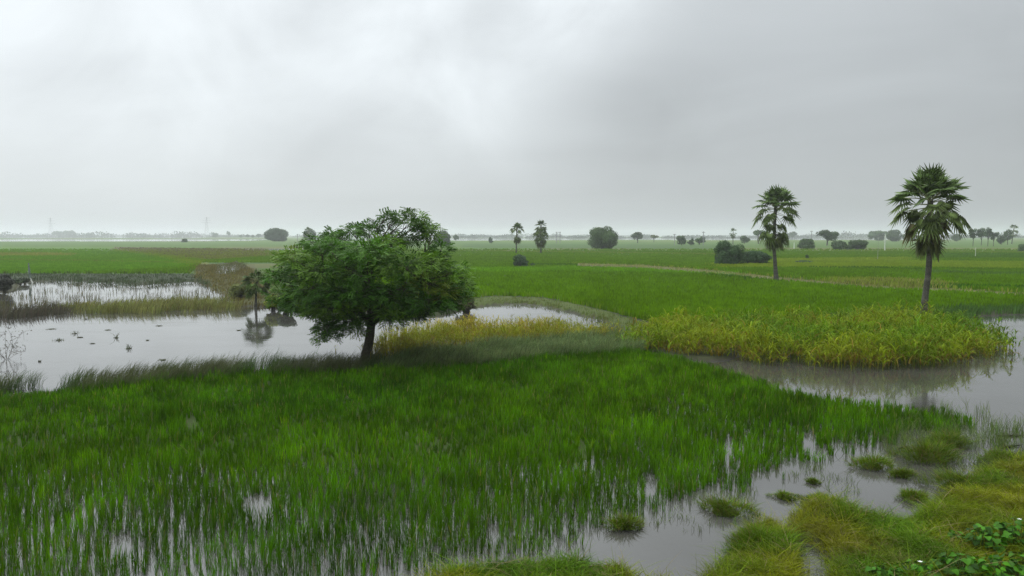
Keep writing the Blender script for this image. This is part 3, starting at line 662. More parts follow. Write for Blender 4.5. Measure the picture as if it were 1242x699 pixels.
# ------------------------------------------------------------------ palms
def fan_leaf(b, pb, O, az, el, pet, rad, seg=20, col=(.05, .08, .03), pcol=(.12, .13, .05), droop=.5, spread=150, twist=0.0):
    ca, sa, ce, se = math.cos(az), math.sin(az), math.cos(el), math.sin(el)
    d = np.array((ca * ce, sa * ce, se)); s = np.array((-sa, ca, 0.)); u = np.cross(s, d) * -1
    if u[2] < 0 and el < 1.3: u = -u
    # petiole sags
    tip = O + d * pet - np.array((0, 0, 1)) * pet * .12
    tube(pb, [O, (O + tip) / 2 + (0, 0, .04), tip], (.045, .03, .025), 4, pcol)
    d2 = d - np.array((0, 0, 1)) * (.08 + .55 * droop * max(0., math.cos(el))); d2 /= np.linalg.norm(d2)
    s2 = s * math.cos(twist) + u * math.sin(twist); n2 = np.cross(d2, s2); n2 /= np.linalg.norm(n2)
    V = [tip]; F = []
    m = seg * 2 + 1
    phi = np.radians(np.linspace(-spread, spread, m))
    rim = []; 
    for i, p in enumerate(phi):
        rr = rad * .42; fold = (.06 if i % 2 else -.06) * rad
        q = tip + (math.cos(p) * d2 + math.sin(p) * s2) * rr + n2 * (fold + .12 * rad * abs(math.sin(p))) - np.array((0, 0, 1)) * droop * rad * .08
        V.append(q)
    for i in range(m - 1): F.append((0, 1 + i, 2 + i))
    k = len(V)
    for i in range(1, m, 2):
        p = phi[i]; rr = rad * (1.02 - .18 * (abs(p) / 2.6) ** 2) * rng.uniform(.82, 1.1)
        q = tip + (math.cos(p) * d2 + math.sin(p) * s2) * rr + n2 * (.05 * rad) - np.array((0, 0, 1)) * droop * rad * rng.uniform(.3, .75)
        V.append(q); F += [(i, i + 1, k), (i + 1, i + 2, k)]; k += 1
    c = np.tile(np.array(col), (len(V), 1)) * rng.uniform(.8, 1.2)
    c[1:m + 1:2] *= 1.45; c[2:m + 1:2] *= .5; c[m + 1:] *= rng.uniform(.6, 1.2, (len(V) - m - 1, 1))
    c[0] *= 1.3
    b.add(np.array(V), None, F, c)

def palm(name, label, px, py, toppy, halfw, trunk_dx, parts=True, seg=18, group=None, k=1.0, layers=None, gz=.15, colk=1.0):
    bx, by = G(px, py, gz); mpp = (by * cp + H * sp) / FPX
    Ht = (py - toppy) * mpp
    root = empty(name, (bx, by, gz), label, 'palm tree', group)
    L = tuple(root.location); sc = halfw * mpp / 2.6
    zt = Ht - 2.2 * sc
    tb = MB(); m = 60; t = np.linspace(0, 1, m)
    zz = t * zt * 1.0; xx = np.array([np.interp(v, [a for a, _ in trunk_dx], [c for _, c in trunk_dx]) for v in t]) * mpp
    xx = np.convolve(np.pad(xx, 3, 'edge'), np.ones(7) / 7, 'valid')
    pts = np.column_stack([bx + xx, np.full(m, by), gz - .2 + zz])
    r0 = .19 * sc
    rad = r0 * (1 + .75 * np.exp(-t * 9)) * (1 + .05 * (np.arange(m) % 2) + rng.uniform(-.02, .02, m)) * (1 - .12 * t)
    tube(tb, pts, rad, 12, np.array((.072, .070, .056)), .03)
    tb.build('trunk', M_bark, root, True, loc=L)
    top = pts[-1]
    layers = layers or ([(.2 - .05 * i, 90 - 9.5 * i, 78 - 9.5 * i, 4, 2.15 + .05 * i, .08 + .05 * i, 'g') for i in range(8)] +
                        [(-.35, 10, -4, 3, 2.6, .7, 'd'), (-.5, -4, -18, 6, 2.75, .9, 'd'), (-.6, -18, -34, 5, 2.6, 1.0, 'd'), (-.9, -36, -50, 3, 2.2, 1.1, 'b'), (-1.8, -70, -86, 7, 2.0, .5, 's')])
    whole = MB(); az0 = rng.uniform(0, 6)
    for (dz, e0, e1, n, reach, droop, kind) in layers:
        for i in range(n):
            az = az0 + i * 2 * math.pi / n + rng.normal(0, .25); el = R(rng.uniform(e1, e0))
            rch = reach * sc * rng.uniform(.88, 1.05)
            pet = rch * (.60 if kind in 'gd' else .5 if kind == 'b' else .38); rad_ = rch - pet
            O = top + np.array((math.cos(az) * .12, math.sin(az) * .12, dz + rng.uniform(-.15, .15))) * sc
            col = {'g': (.105, .180, .034), 'd': (.14, .20, .055), 'b': (.14, .13, .045), 's': (.12, .15, .035)}[kind]
            dead = False
            if kind == 'b' and rng.random() < .4: col = (.13, .07, .03); dead = True
            b = MB() if parts else whole; pb = MB() if parts else whole
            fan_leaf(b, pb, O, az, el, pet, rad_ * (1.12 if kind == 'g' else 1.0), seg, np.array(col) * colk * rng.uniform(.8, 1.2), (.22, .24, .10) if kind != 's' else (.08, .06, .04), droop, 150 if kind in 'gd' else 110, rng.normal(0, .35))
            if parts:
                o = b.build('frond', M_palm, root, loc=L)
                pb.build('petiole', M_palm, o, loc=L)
                if dead: o['label'] = 'withered reddish brown frond'
            az0 += .05
        az0 += 2.4 if n > 3 else 1.25
    if not parts: whole.build('crown', M_palm, root, loc=L)
palm('palmyra_palm', 'tall palmyra palm with full fan crown and curved grey trunk behind the reeds', 1120, 397, 199, 47, [(0, -1), (.2, 0), (.45, 4), (.75, 5), (1, 3)], gz=.1)
palm('palmyra_palm', 'slender palmyra palm with ragged crown beside the long field bund', 942, 341, 224, 29, [(0, 0), (.15, -1.5), (.45, -4), (.8, -4), (1, -3)], seg=14,
     layers=[(.2 - .07 * i, 90 - 8.5 * i, 76 - 8.5 * i, 4, 2.25 + .05 * i, .1 + .05 * i, 'g') for i in range(8)] + [(-.5, 20, 0, 5, 2.7, .8, 'd'), (-.8, 0, -18, 6, 2.6, 1.0, 'd'), (-1.2, -35, -50, 5, 2.0, 1.2, 'd'), (-1.9, -25, -50, 4, 2.7, 1.3, 'd'), (-2.9, -50, -84, 10, 1.8, .8, 's')])
palm('palmyra_palm', 'small distant palm with flat umbrella crown above the round bush', 626, 308, 268, 10, [(0, 0), (1, 1)], parts=False, seg=7,
     layers=[(0, 85, 10, 22, 2.3, .5, 'g'), (-.3, 15, -25, 9, 2.6, 1.2, 'd'), (-1.6, -45, -75, 5, 2.6, .9, 'd'), (-2.6, -60, -82, 6, 2.3, .7, 'b')], colk=.8)
palm('palmyra_palm', 'distant palm with bulky double crown right of the umbrella crowned palm', 656, 308, 263.5, 12, [(0, 0), (1, 0)], parts=False, seg=7,
     layers=[(.2, 85, 5, 18, 1.8, .5, 'g'), (-.5, 10, -40, 10, 1.7, .8, 'd'), (-1.0, 40, -30, 14, 2.0, .8, 'd'), (-1.8, 30, -40, 20, 2.5, .9, 'd'), (-2.8, 0, -60, 16, 2.3, .9, 'd'), (-3.8, -45, -80, 12, 2.1, .7, 's')], colk=.8)
palm('palmyra_palm', 'tiny faraway palm rising behind the left end of the wide dark bush', 889, 297, 276, 5.5, [(0, 0), (1, 0)], parts=False, seg=5,
     layers=[(.2, 85, 10, 12, 2.4, .4, 'g'), (-.8, 0, -50, 12, 2.5, .8, 'd'), (-2.2, -50, -80, 8, 2, .6, 's')], colk=.8)
palm('palmyra_palm', 'tallest distant palm in the clump at the right edge', 1229, 296, 271.5, 6.5, [(0, -2), (1, 0)], parts=False, seg=5,
     layers=[(.2, 85, 10, 12, 2.4, .4, 'g'), (-.8, 0, -50, 12, 2.5, .8, 'd'), (-2.2, -30, -70, 10, 2.4, .6, 'd')], colk=.8)
palm('palmyra_palm', 'distant palm poking up behind the left of the leafy tree', 372, 297, 275, 6, [(0, 0), (1, 2)], parts=False, seg=5,
     layers=[(.2, 85, 10, 10, 2.4, .4, 'g'), (-.8, 0, -50, 8, 2.5, .8, 'd')], colk=.8)
palm('young_palm', 'small young palm on the left pond bank mirrored in the water', 311, 373, 322, 20, [(0, -1), (.6, 0), (1, 1)], parts=True, seg=12, gz=.05,
     layers=[(.2, 88, 55, 7, 2.1, .2, 'g'), (.1, 50, 20, 9, 2.5, .4, 'g'), (0, 20, -10, 9, 2.6, .6, 'g'), (-.3, -5, -45, 9, 2.5, .9, 'g')], colk=.75)

# ------------------------------------------------------------------ distant trees and bushes
def blob_tree(name, label, cat, px, py, wpx, hpx, col=(.045, .075, .03), shape='round', group=None, gz=.2, trunk=.25, dens=1.0):
    bx, by = G(px, py, gz); mpp = (by * cp + H * sp) / FPX
    W_, H_ = wpx * mpp, hpx * mpp
    root = empty(name, (bx, by, gz), label, cat, group); L = tuple(root.location); L0 = np.array(L)
    tb = MB(); zc0 = H_ * trunk
    nl = {'round': 16, 'dome': 26, 'open': 13, 'bush': 34, 'flat': 12}[shape]
    lob = []
    for i in range(nl):
        while True:
            q = rng.uniform(-1, 1, 3)
            if q[0] ** 2 + q[1] ** 2 + (q[2] * .9) ** 2 < 1: break
        if shape in ('dome', 'bush'): q[2] = -1.15 + 2.15 * rng.uniform(0, 1) ** .8 * (1 - .36 * (q[0] ** 2 + q[1] ** 2))
        if shape == 'flat': q[2] = rng.uniform(.2, 1) * (1 - .5 * (q[0] ** 2 + q[1] ** 2))
        rl = {'round': .34, 'dome': .46, 'open': .26, 'bush': .32, 'flat': .3}[shape]
        lr = W_ * .5 * rl * (rng.uniform(.8, 1.1) if shape == 'dome' else rng.uniform(.5, 1.35))
        cz = zc0 + (H_ - zc0) * (.5 + q[2] * .36)
        lob.append((L0 + (q[0] * (W_ * .5 - lr * .8), q[1] * (W_ * .5 - lr * .8), cz), lr, min(lr, (H_ - zc0) * .22)))
    n_tr = 1 if shape != 'bush' else 4
    for i in range(n_tr):
        o_ = np.array((rng.uniform(-.2, .2) * W_ * (n_tr > 1), rng.uniform(-.1, .1) * W_ * (n_tr > 1), -.2))
        r = max(.1, W_ * .028)
        tube(tb, [L0 + o_, L0 + o_ + (rng.normal(0, .03) * W_, 0, zc0 * .8), L0 + o_ * .5 + (0, 0, zc0 + (H_ - zc0) * .45)], [r * 1.3, r, r * .6], 7, (.06, .055, .05))
    for (c0, lr, lz) in lob[::2]:
        tube(tb, curve(L0 + (0, 0, max(zc0 * .8, .1)), c0, .06, 4), [W_ * .014, W_ * .01, W_ * .007, W_ * .003], 5, (.06, .055, .05))
    tb.build('trunk' if shape != 'bush' else 'stems', M_bark, root, True, loc=L)
    cb = MB(); ls = max(.12, mpp * 1.15)
    for (c0, lr, lz) in lob:
        n = int(dens * np.clip(3.0 * (lr * max(lr, lz)) * 6 / ls ** 2, 40, 900))
        d = rng.normal(0, 1, (n, 3)); d /= np.linalg.norm(d, axis=1, keepdims=True)
        P = c0 + d * (rng.uniform(.55, 1.12, (n, 1)) ** .6) * (lr, lr, lz)
        P[:, 2] = np.maximum(P[:, 2], gz + .05)
        leaf_quads(cb, P, ls * rng.uniform(.8, 1.6, n), d + (0, 0, .5) + rng.normal(0, .45, (n, 3)), np.array(col) * rng.uniform(.75, 1.25) * rng.uniform(.7, 1.3, (n, 1)), .7)
    cb.build('crown' if shape != 'bush' else 'foliage', M_far, root, loc=L)

F = (.050, .095, .028); D = (.042, .080, .028)
g1 = 'distant trees dotted over the plain'
T = [
 ('round_tree', 'large round crowned tree standing alone in the middle distance', 'tree', 731, 302, 40, 27, (.052, .098, .024), 'dome', .03),
 ('round_tree', 'broad dome shaped tree on the left horizon before the leafy tree', 'tree', 335.5, 293, 29, 16, D, 'dome', .02),
 ('shrub', 'small round bush below the umbrella crowned palm', 'bush', 631, 325, 21, 17, (.040, .08, .03), 'bush', .02),
 ('shrub', 'tiny dark plant at the right foot of the small round bush', 'bush', 646, 324, 6, 5, D, 'bush', .02),
 ('shrub', 'wide dark thicket left of the slender palm, tall end', 'bush', 884, 322, 40, 31, (.040, .088, .026), 'bush', .02),
 ('shrub', 'lower right end of the wide dark thicket, nearest the slender palm trunk', 'bush', 914, 321, 40, 17, (.036, .080, .026), 'bush', .02),
 ('hazy_tree', 'dark spreading tree above the bush row between the two big palms', 'tree', 1003, 298, 27, 20, (.045, .080, .03), 'round', .28),
 ('shrub', 'grey green bush at the left end of the row under the spreading tree', 'bush', 978, 302, 22, 13, F, 'bush', .02),
 ('shrub', 'grey green bush in the middle of the row right of the spreading tree', 'bush', 1018, 303, 22, 11, F, 'bush', .02),
 ('shrub', 'grey green bush at the right end of the row before the white post', 'bush', 1040, 303, 26, 13, F, 'bush', .02),
 ('hazy_tree', 'dark tree with spiky top right of the large round tree', 'tree', 773, 295, 17, 14, (.045, .080, .03), 'round', .28),
 ('hazy_tree', 'pale yellow green flat topped little tree left of the dark pair', 'tree', 793, 294, 12, 9, (.10, .12, .05), 'flat', .35),
 ('hazy_tree', 'dark rounded tree forming the left of a pair beyond the bund', 'tree', 827, 298, 14, 13, F, 'round', .1),
 ('hazy_tree', 'ragged spreading tree forming the right of a pair beyond the bund', 'tree', 848, 297, 22, 12, F, 'open', .15),
 ('hazy_tree', 'low dark tree squeezed between the pair beyond the bund', 'tree', 838, 298, 10, 8, F, 'round', .1),
 ('hazy_tree', 'bushy tree just right of the tiny faraway palm', 'tree', 903, 296, 13, 10, F, 'round', .15),
 ('hazy_tree', 'flat topped dark tree touching the slender palm trunk on its left', 'tree', 920, 296, 22, 17, F, 'flat', .4),
 ('hazy_tree', 'faint grey tree right behind the slender palm trunk', 'tree', 961, 290, 11, 9, F, 'round', .3),
 ('hazy_tree', 'hazy rounded tree left of the tall palm crown', 'tree', 1066, 292, 26, 12, F, 'round', .05),
 ('hazy_tree', 'hazy domed tree half hidden by the tall palm drooping fronds', 'tree', 1083, 293, 20, 15, F, 'dome', .05),
 ('hazy_tree', 'low hazy tree behind the tall palm trunk', 'tree', 1103, 292, 22, 8, F, 'round', .05),
 ('hazy_tree', 'small hazy tree between the tall palm and the right clump', 'tree', 1160, 293, 16, 9, F, 'round', .1),
 ('round_tree', 'leftmost round crowned tree of the clump at the right edge', 'tree', 1180, 299, 12, 22, D, 'round', .42),
 ('round_tree', 'second round crowned tree from the left in the right edge clump', 'tree', 1190, 298, 13, 22, D, 'round', .38),
 ('round_tree', 'third round crowned tree from the left in the right edge clump', 'tree', 1198, 299, 12, 23, D, 'round', .38),
 ('round_tree', 'fourth round crowned tree from the left in the right edge clump', 'tree', 1205, 299, 11, 20, D, 'round', .38),
 ('hazy_tree', 'low dark tree in the gap of the right edge clump', 'tree', 1214, 297, 14, 12, D, 'round', .1),
 ('hazy_tree', 'rounded tree leaning on the tallest distant palm at the right edge', 'tree', 1222, 297, 12, 19, F, 'round', .3),
 ('shrub', 'dark bush cut by the right edge of the view below the clump', 'bush', 1242, 306, 16, 12, F, 'bush', .02),
 ('hazy_tree', 'rounded tree peeking out right of the leafy tree top', 'tree', 537, 298, 24, 18, (.05, .075, .035), 'dome', .03),
 ('hazy_tree', 'small grey tree just right of the rounded tree by the leafy tree top', 'tree', 553, 293, 7, 8, F, 'round', .2),
 ('hazy_tree', 'dark rounded tree behind the left shoulder of the leafy tree', 'tree', 376, 294, 16, 17, D, 'dome', .05),
 ('hazy_tree', 'tiny square looking dark tree left of the umbrella crowned palm', 'tree', 595.5, 295.5, 7, 8, D, 'round', .05),
 ('shrub', 'low dark bush standing in the bright far water strip on the left', 'bush', 224, 294, 8, 4.5, F, 'bush', .02),
 ('hazy_tree', 'faint dark tree on the far left horizon', 'tree', 87, 288, 13, 8.5, D, 'round', .05),
 ('hazy_tree', 'wide faint grey tree left of the dark tree on the far left horizon', 'tree', 74, 288, 20, 8.5, F, 'round', .05),
 ('hazy_tree', 'low faint tree right of the far pylon', 'tree', 261, 288.6, 10, 6, D, 'round', .05),
 ('hazy_tree', 'tiny tree in a row left of the broad dome shaped tree, tallest of them', 'tree', 277, 288.6, 5, 8, D, 'round', .3),
 ('hazy_tree', 'tiny tree in a row left of the broad dome shaped tree, leftmost low one', 'tree', 292, 289, 4, 4, D, 'round', .2),
 ('hazy_tree', 'tiny tree in a row left of the broad dome shaped tree, wide middle one', 'tree', 300.5, 289, 5, 5, D, 'round', .2),
 ('hazy_tree', 'tiny tree in a row left of the broad dome shaped tree, third from the left', 'tree', 306.5, 289, 4, 4, D, 'round', .2),
 ('hazy_tree', 'tiny tree in a row almost touching the broad dome shaped tree', 'tree', 313.5, 289, 6, 5.5, D, 'round', .2),
 ('shrub', 'small upright green bush in the field right of the slender palm', 'bush', 979, 315, 4, 8, (.05, .09, .03), 'bush', .02),
 ('shrub', 'low spreading green weed patch in the field right of the slender palm', 'bush', 974, 320, 24, 4, (.055, .10, .03), 'bush', .02),
 ('shrub', 'dark grey bush on the left edge of the view at the pond shore', 'bush', -2, 353, 42, 21, (.045, .05, .035), 'bush', .02),
 ('shrub', 'low dark weeds beside the pale leaning stick', 'bush', 26, 343, 20, 6, (.045, .065, .03), 'bush', .02),
]
for (nm, lab, cat, px, py, w_, h_, col, shp, tr) in T:
    blob_tree(nm, lab, cat, px, py, w_, h_, col, shp, trunk=tr, group={'hazy_tree': g1, 'shrub': 'bushes scattered over the fields'}.get(nm))
# yellow-green shrubs on the bank by the young palm
blob_tree('shrub', 'yellow green leafy bush between the young palm and the leafy tree', 'bush', 333, 374, 24, 17, (.15, .19, .01), 'bush', group='bushes scattered over the fields', trunk=.02)
blob_tree('shrub', 'dark green bush hugging the water right of the young palm', 'bush', 350, 378, 30, 13, (.035, .065, .02), 'bush', group='bushes scattered over the fields', trunk=.02)
blob_tree('shrub', 'olive bush on the grass bank left of the young palm', 'bush', 292, 362, 30, 20, (.11, .13, .03), 'bush', group='bushes scattered over the fields', trunk=.02)
blob_tree('shrub', 'dark bush on the far creek bank at the right side of the leafy tree', 'bush', 565, 376, 30, 16, (.08, .08, .03), 'bush', group='bushes scattered over the fields', trunk=.02)

# far woods on the horizon
def far_woods():
    b = MB()
    for (x0, x1, vv, hh) in ((-700, 620, 288.2, 7), (560, 1900, 288.9, 7), (-700, 1900, 287.5, 4.5)):
        x = x0
        while x < x1:
            wpx = rng.uniform(8, 30); bx, by = G(x, vv + rng.uniform(-.25, .25)); mpp = by / FPX
            hp = hh * rng.uniform(.35, 1.0) * (.5 + .8 * vnoise(np.array([x / 60.]), np.array([1.]), 5)[0])
            n = int(60 + wpx * 10)
            q = rng.uniform(-1, 1, n); zt = rng.uniform(0, 1, n) * hp * mpp * np.sqrt(np.maximum(0, 1 - q ** 2)) * rng.uniform(.7, 1.1, n)
            P = np.column_stack([bx + q * wpx * .6 * mpp, by + rng.uniform(-30, 30, n), zt])
            leaf_quads(b, P, mpp * rng.uniform(1.2, 2.4, n), rng.normal(0, 1, (n, 3)) + (0, -1, .5), np.tile(np.array((.045, .065, .035)), (n, 1)), .8)
            x += wpx * rng.uniform(.7, 1.5)
    tag(b.build('distant_woods', M_far), 'faint blue grey tree line along the horizon', 'trees', kind='stuff')
far_woods()

# ------------------------------------------------------------------ posts, poles, pylons
def box(b, c, s, col, rz=0, tilt=0):
    x, y, z = np.array(s) / 2; v = np.array([(i * x, j * y, k * z) for i in (-1, 1) for j in (-1, 1) for k in (-1, 1)])
    ca, sa = math.cos(rz), math.sin(rz); v = np.column_stack([v[:, 0] * ca - v[:, 1] * sa, v[:, 0] * sa + v[:, 1] * ca, v[:, 2]]) + np.array(c)
    b.add(v, [(0, 1, 3, 2), (4, 6, 7, 5), (0, 4, 5, 1), (2, 3, 7, 6), (0, 2, 6, 4), (1, 5, 7, 3)], None, col)
def post(px, py, hpx, wpx, col, label, group='pale posts in the far fields'):
    bx, by = G(px, py, .2); mpp = by / FPX; h = hpx * mpp; r = wpx * mpp / 2
    root = empty('field_post', (bx, by, .2), label, 'post', group); L = tuple(root.location); L0 = np.array(L)
    b = MB(); tube(b, [L0 - (0, 0, .3), L0 + (0, 0, h * .5), L0 + (.01 * h, 0, h)], [r, r * .95, r * .85], 8, col); b.build('shaft', M_paint, root, True, loc=L)
    b = MB(); tube(b, [L0 + (.01 * h, 0, h), L0 + (.01 * h, 0, h + r)], [r * 1.25, r * .8], 8, np.array(col) * .8); b.build('cap', M_paint, root, loc=L)
post(1073, 305, 20, 1.5, (.36, .40, .33), 'thickest white post in the far field left of the tall palm')
post(1064.5, 316, 28, .55, (.26, .28, .22), 'tall thin pale post nearest the white post, on its left')
post(1183, 312, 12, .9, (.3, .34, .24), 'pale post below the right edge tree clump')
post(963, 303, 8, 1.2, (.4, .45, .38), 'short pale post left of the grey green bush row')
post(873, 303, 10, .6, (.45, .5, .4), 'thin pale post above the wide dark thicket')
def power_pole(px, py, hpx, label, double):
    bx, by = G(px, py, .2); mpp = by / FPX; h = hpx * mpp; r = .16
    root = empty('power_pole', (bx, by, .2), label, 'pole', 'utility poles across the plain'); L = tuple(root.location); L0 = np.array(L)
    ws = (-1, 1) if double else (0,)
    sp_ = 2.2 * mpp if double else 0
    for s in ws:
        b = MB(); tube(b, [L0 + (s * sp_, 0, -.3), L0 + (s * sp_, 0, h)], [max(r, mpp * .45), max(r * .8, mpp * .35)], 8, (.16, .16, .16)); b.build('pole', M_wood, root, True, loc=L)
    for f in ((.96, .62, .3) if double else (.93,)):
        b = MB(); box(b, L0 + (0, 0, h * f), (2 * sp_ + 1.2 if double else 1.8, .2, max(.2, mpp * .35)), (.16, .16, .16)); arm = b.build('crossarm', M_wood, root, loc=L)
        for s in (-1, 1):
            b = MB(); q = L0 + (s * (sp_ + .3 if double else .7), 0, h * f + mpp * .17); tube(b, [q, q + (0, 0, .4)], [.12, .08], 6, (.3, .28, .26)); b.build('insulator', M_paint, arm, loc=L)
power_pole(677, 295.5, 14, 'double pole frame with crossbars right of the distant double crowned palm', True)
power_pole(853, 298, 17, 'single utility pole at the right of the dark tree pair', False)
power_pole(938.5, 293, 14, 'single utility pole behind the slender palm', False)
power_pole(984, 297, 17, 'single utility pole left of the spreading tree', False)
power_pole(818, 298, 14, 'single utility pole left of the dark tree pair', False)
power_pole(361, 293, 9, 'short utility pole right of the broad dome shaped tree', False)
def pylon(px, py, hpx, label):
    bx, by = G(px, py, 0); mpp = by / FPX; h = hpx * mpp
    root = empty('pylon', (bx, by, 0), label, 'pylon', 'transmission towers on the horizon'); L = tuple(root.location); L0 = np.array(L)
    w0 = h * .10; col = (.2, .21, .22); b = MB(); r = .22
    lv = np.linspace(0, 1, 8); wz = lambda t: w0 * (1 - t) ** 1.2 + .5
    for sx_ in (-1, 1):
        for sy_ in (-1, 1):
            tube(b, [L0 + (sx_ * wz(t), sy_ * wz(t), t * h) for t in lv], r, 4, col)
        for i in range(7):
            tube(b, [L0 + (sx_ * wz(lv[i]), -wz(lv[i]), lv[i] * h), L0 + (-sx_ * wz(lv[i + 1]), -wz(lv[i + 1]), lv[i + 1] * h)], r * .6, 4, col)
    b.build('lattice_mast', M_paint, root, loc=L)
    for t, wd in ((.72, .26), (.84, .2), (.95, .14)):
        b = MB(); tube(b, [L0 + (-wd * h, 0, t * h), L0 + (0, 0, t * h + 1.0), L0 + (wd * h, 0, t * h)], r, 4, col); b.build('crossarm', M_paint, root, loc=L)
pylon(62, 288.4, 24, 'faint lattice pylon at the far left horizon')
pylon(251, 288.6, 25, 'faint lattice pylon left of the row of tiny trees')

# ------------------------------------------------------------------ small things
def leaning_stick():
    bx, by = G(37, 343, .05); mpp = by / FPX; root = empty('leaning_stick', (bx, by, .05), 'pale forked stick leaning in the shallows at the left pond far shore', 'stick'); L = tuple(root.location); L0 = np.array(L)
    b = MB(); p = lambda x, y: L0 + (x * mpp, 0, y * mpp)
    tube(b, [p(4, -3), p(1, 3), p(-1, 9), p(-2.5, 14)], [.09, .09, .07, .05], 6, (.55, .56, .5)); b.build('stem', M_wood, root, True, loc=L)
    b = MB(); tube(b, [p(0, 6), p(-1, 13), p(-1.5, 24)], [.16, .15, .08], 6, (.12, .15, .12)); b.build('dead_branch', M_wood, root, True, loc=L)
leaning_stick()
def twig():
    bx, by = G(8, 436); root = empty('drowned_shrub', (bx, by, 0), 'bare twiggy shrub with few dark leaves at the left edge of the pond', 'shrub'); L = tuple(root.location); L0 = np.array(L); mpp = by / FPX
    b = MB(); ends = []
    for (x, y) in ((-8, 6), (12, 22), (4, 40), (-4, 28), (20, 34), (8, 14), (-12, 36), (16, 8), (0, 48)):
        c = curve(L0 + (0, 0, -.1), L0 + (x * mpp, rng.uniform(-.5, .5), y * mpp), .12, 7); tube(b, c, np.linspace(.010, .004, 7), 5, (.13, .12, .10))
        for k in (3, 4, 5, 6):
            for _ in range(2):
                e = c[k] + rng.normal(0, .22, 3); tube(b, curve(c[k], e, .1, 3), [.007, .005, .004], 4, (.09, .08, .07)); ends.append(e)
    b.build('branches', M_bark, root, loc=L)
    b = MB(); E = np.array(ends); E = np.concatenate([E + rng.normal(0, .05, E.shape) for _ in range(2)]); leaf_quads(b, E, .085, rng.normal(0, 1, E.shape), tint(len(E), (.09, .09, .06), .3), .6); b.build('leaves', M_leaf, root, loc=L)
twig()
# floating weed clumps on the left pond
def weed_clump(px, py, wpx, tall, label, grp='dark weed clumps floating on the left pond'):
    bx, by = G(px, py); mpp = by / FPX; b = MB(); n = int(24 + wpx * 5); r = wpx * mpp / 2
    a = rng.uniform(0, 6.28, n); q = np.abs(rng.normal(0, .55, n)) * r
    P = np.column_stack([bx + np.cos(a) * q, by + np.sin(a) * q * .9, np.zeros(n)])
    blades(b, P, rng.uniform(.02, .07, n) + tall * rng.uniform(.3, 1, n) * (rng.random(n) < .22), .028, rng.uniform(.6, 3.0, n) * (.3 if tall else 1), rng.uniform(0, 6.28, n), tint(n, (.11, .12, .07), .4), droop=.3)
    o = b.build('weed_clump', M_mat, loc=(bx, by, 0)); tag(o, label, 'weed clump', grp)
for (px, py, wpx, tall, lab) in ((97, 409.5, 7, 0, 'darkest small weed clump in the middle of the left pond'), (131, 400.5, 8, 0, 'flat oval weed clump upper middle of the left pond'), (193, 395.5, 9, 0, 'dark weed clump nearest the grass ridge on the right'),
        (104, 387.5, 5, .1, 'round dark weed clump close under the olive ridge'), (112, 417, 5, 0, 'tiny weed clump below the darkest one'), (156, 423, 8, .35, 'bushy upright weed clump centre of the left pond'),
        (62, 399.5, 12, 0, 'long thin weed raft upper left of the pond'), (91, 405, 10, .25, 'loose feathery weed clump just left of the darkest one'), (179, 413, 4, 0, 'tiny pale weed speck right of the upright clump'),
        (197, 437, 10, 0, 'weed clump beside the near bank tufts'), (48, 439, 4, .1, 'tiny weed speck in the lower left of the pond'), (141, 410, 5, .5, 'thin upright sprig right of the darkest weed clump'), (290, 401, 5, 0, 'weed clump left of the mirrored palm'), (72, 413, 12, .15, 'loose straggling weed raft left middle of the pond')):
    weed_clump(px, py, wpx, tall, lab)
# grass tussocks in the near water
def tussock(px, py, wpx, hpx, label, col=(.085, .145, .004)):
    hpx *= .72
    bx, by = G(px, py); mpp = by / FPX; b = MB(); r = wpx * mpp / 2; n = int(1800 * r + 260)
    a = rng.uniform(0, 6.28, n); q = np.sqrt(rng.uniform(0, 1, n))
    wob = .3 + 1.3 * vnoise(np.cos(a) * 2.2 + px, np.sin(a) * 2.2 + py, 4)
    P = np.column_stack([bx + np.cos(a) * q * r * wob, by + np.sin(a) * q * r * .8 * wob, np.maximum(0, 1 - q ** 2) * hpx * mpp * .45])
    c = tint(n, col, .35, .12); dry = rng.random(n) < .14; c[dry] = np.array((.19, .15, .05)) * rng.uniform(.6, 1.2, (dry.sum(), 1))
    blades(b, P, hpx * mpp * rng.uniform(.2, .95, n) * (1.1 - .45 * q) * (.55 + .9 * vnoise(P[:, 0] * 4, P[:, 1] * 4, 6)), .011, rng.uniform(.3, 1.7, n) * (.4 + q), a + rng.normal(0, .7, n), c, droop=rng.uniform(0, .45, n), levels=(0, .35, .7, 1))
    # mud and root core
    m = 14; th = np.arange(m) * 2 * math.pi / m; rings = []
    for f, z in ((1.0, -.06), (.85, .03), (.5, hpx * mpp * .35), (.12, hpx * mpp * .42)):
        rings.append(np.column_stack([bx + np.cos(th) * r * .62 * f, by + np.sin(th) * r * .5 * f, np.full(m, z)]))
    i = np.arange(3)[:, None] * m; j = np.arange(m); jn = (j + 1) % m
    b.add(np.concatenate(rings), np.stack([i + j, i + jn, i + m + jn, i + m + j], -1).reshape(-1, 4), [(3 * m, 3 * m + k, 3 * m + k + 1) for k in range(1, m - 1)], (.05, .055, .015))
    o = b.build('grass_tussock', M_mat, loc=(bx, by, 0)); tag(o, label, 'grass tussock', 'grass tussocks in the near water')
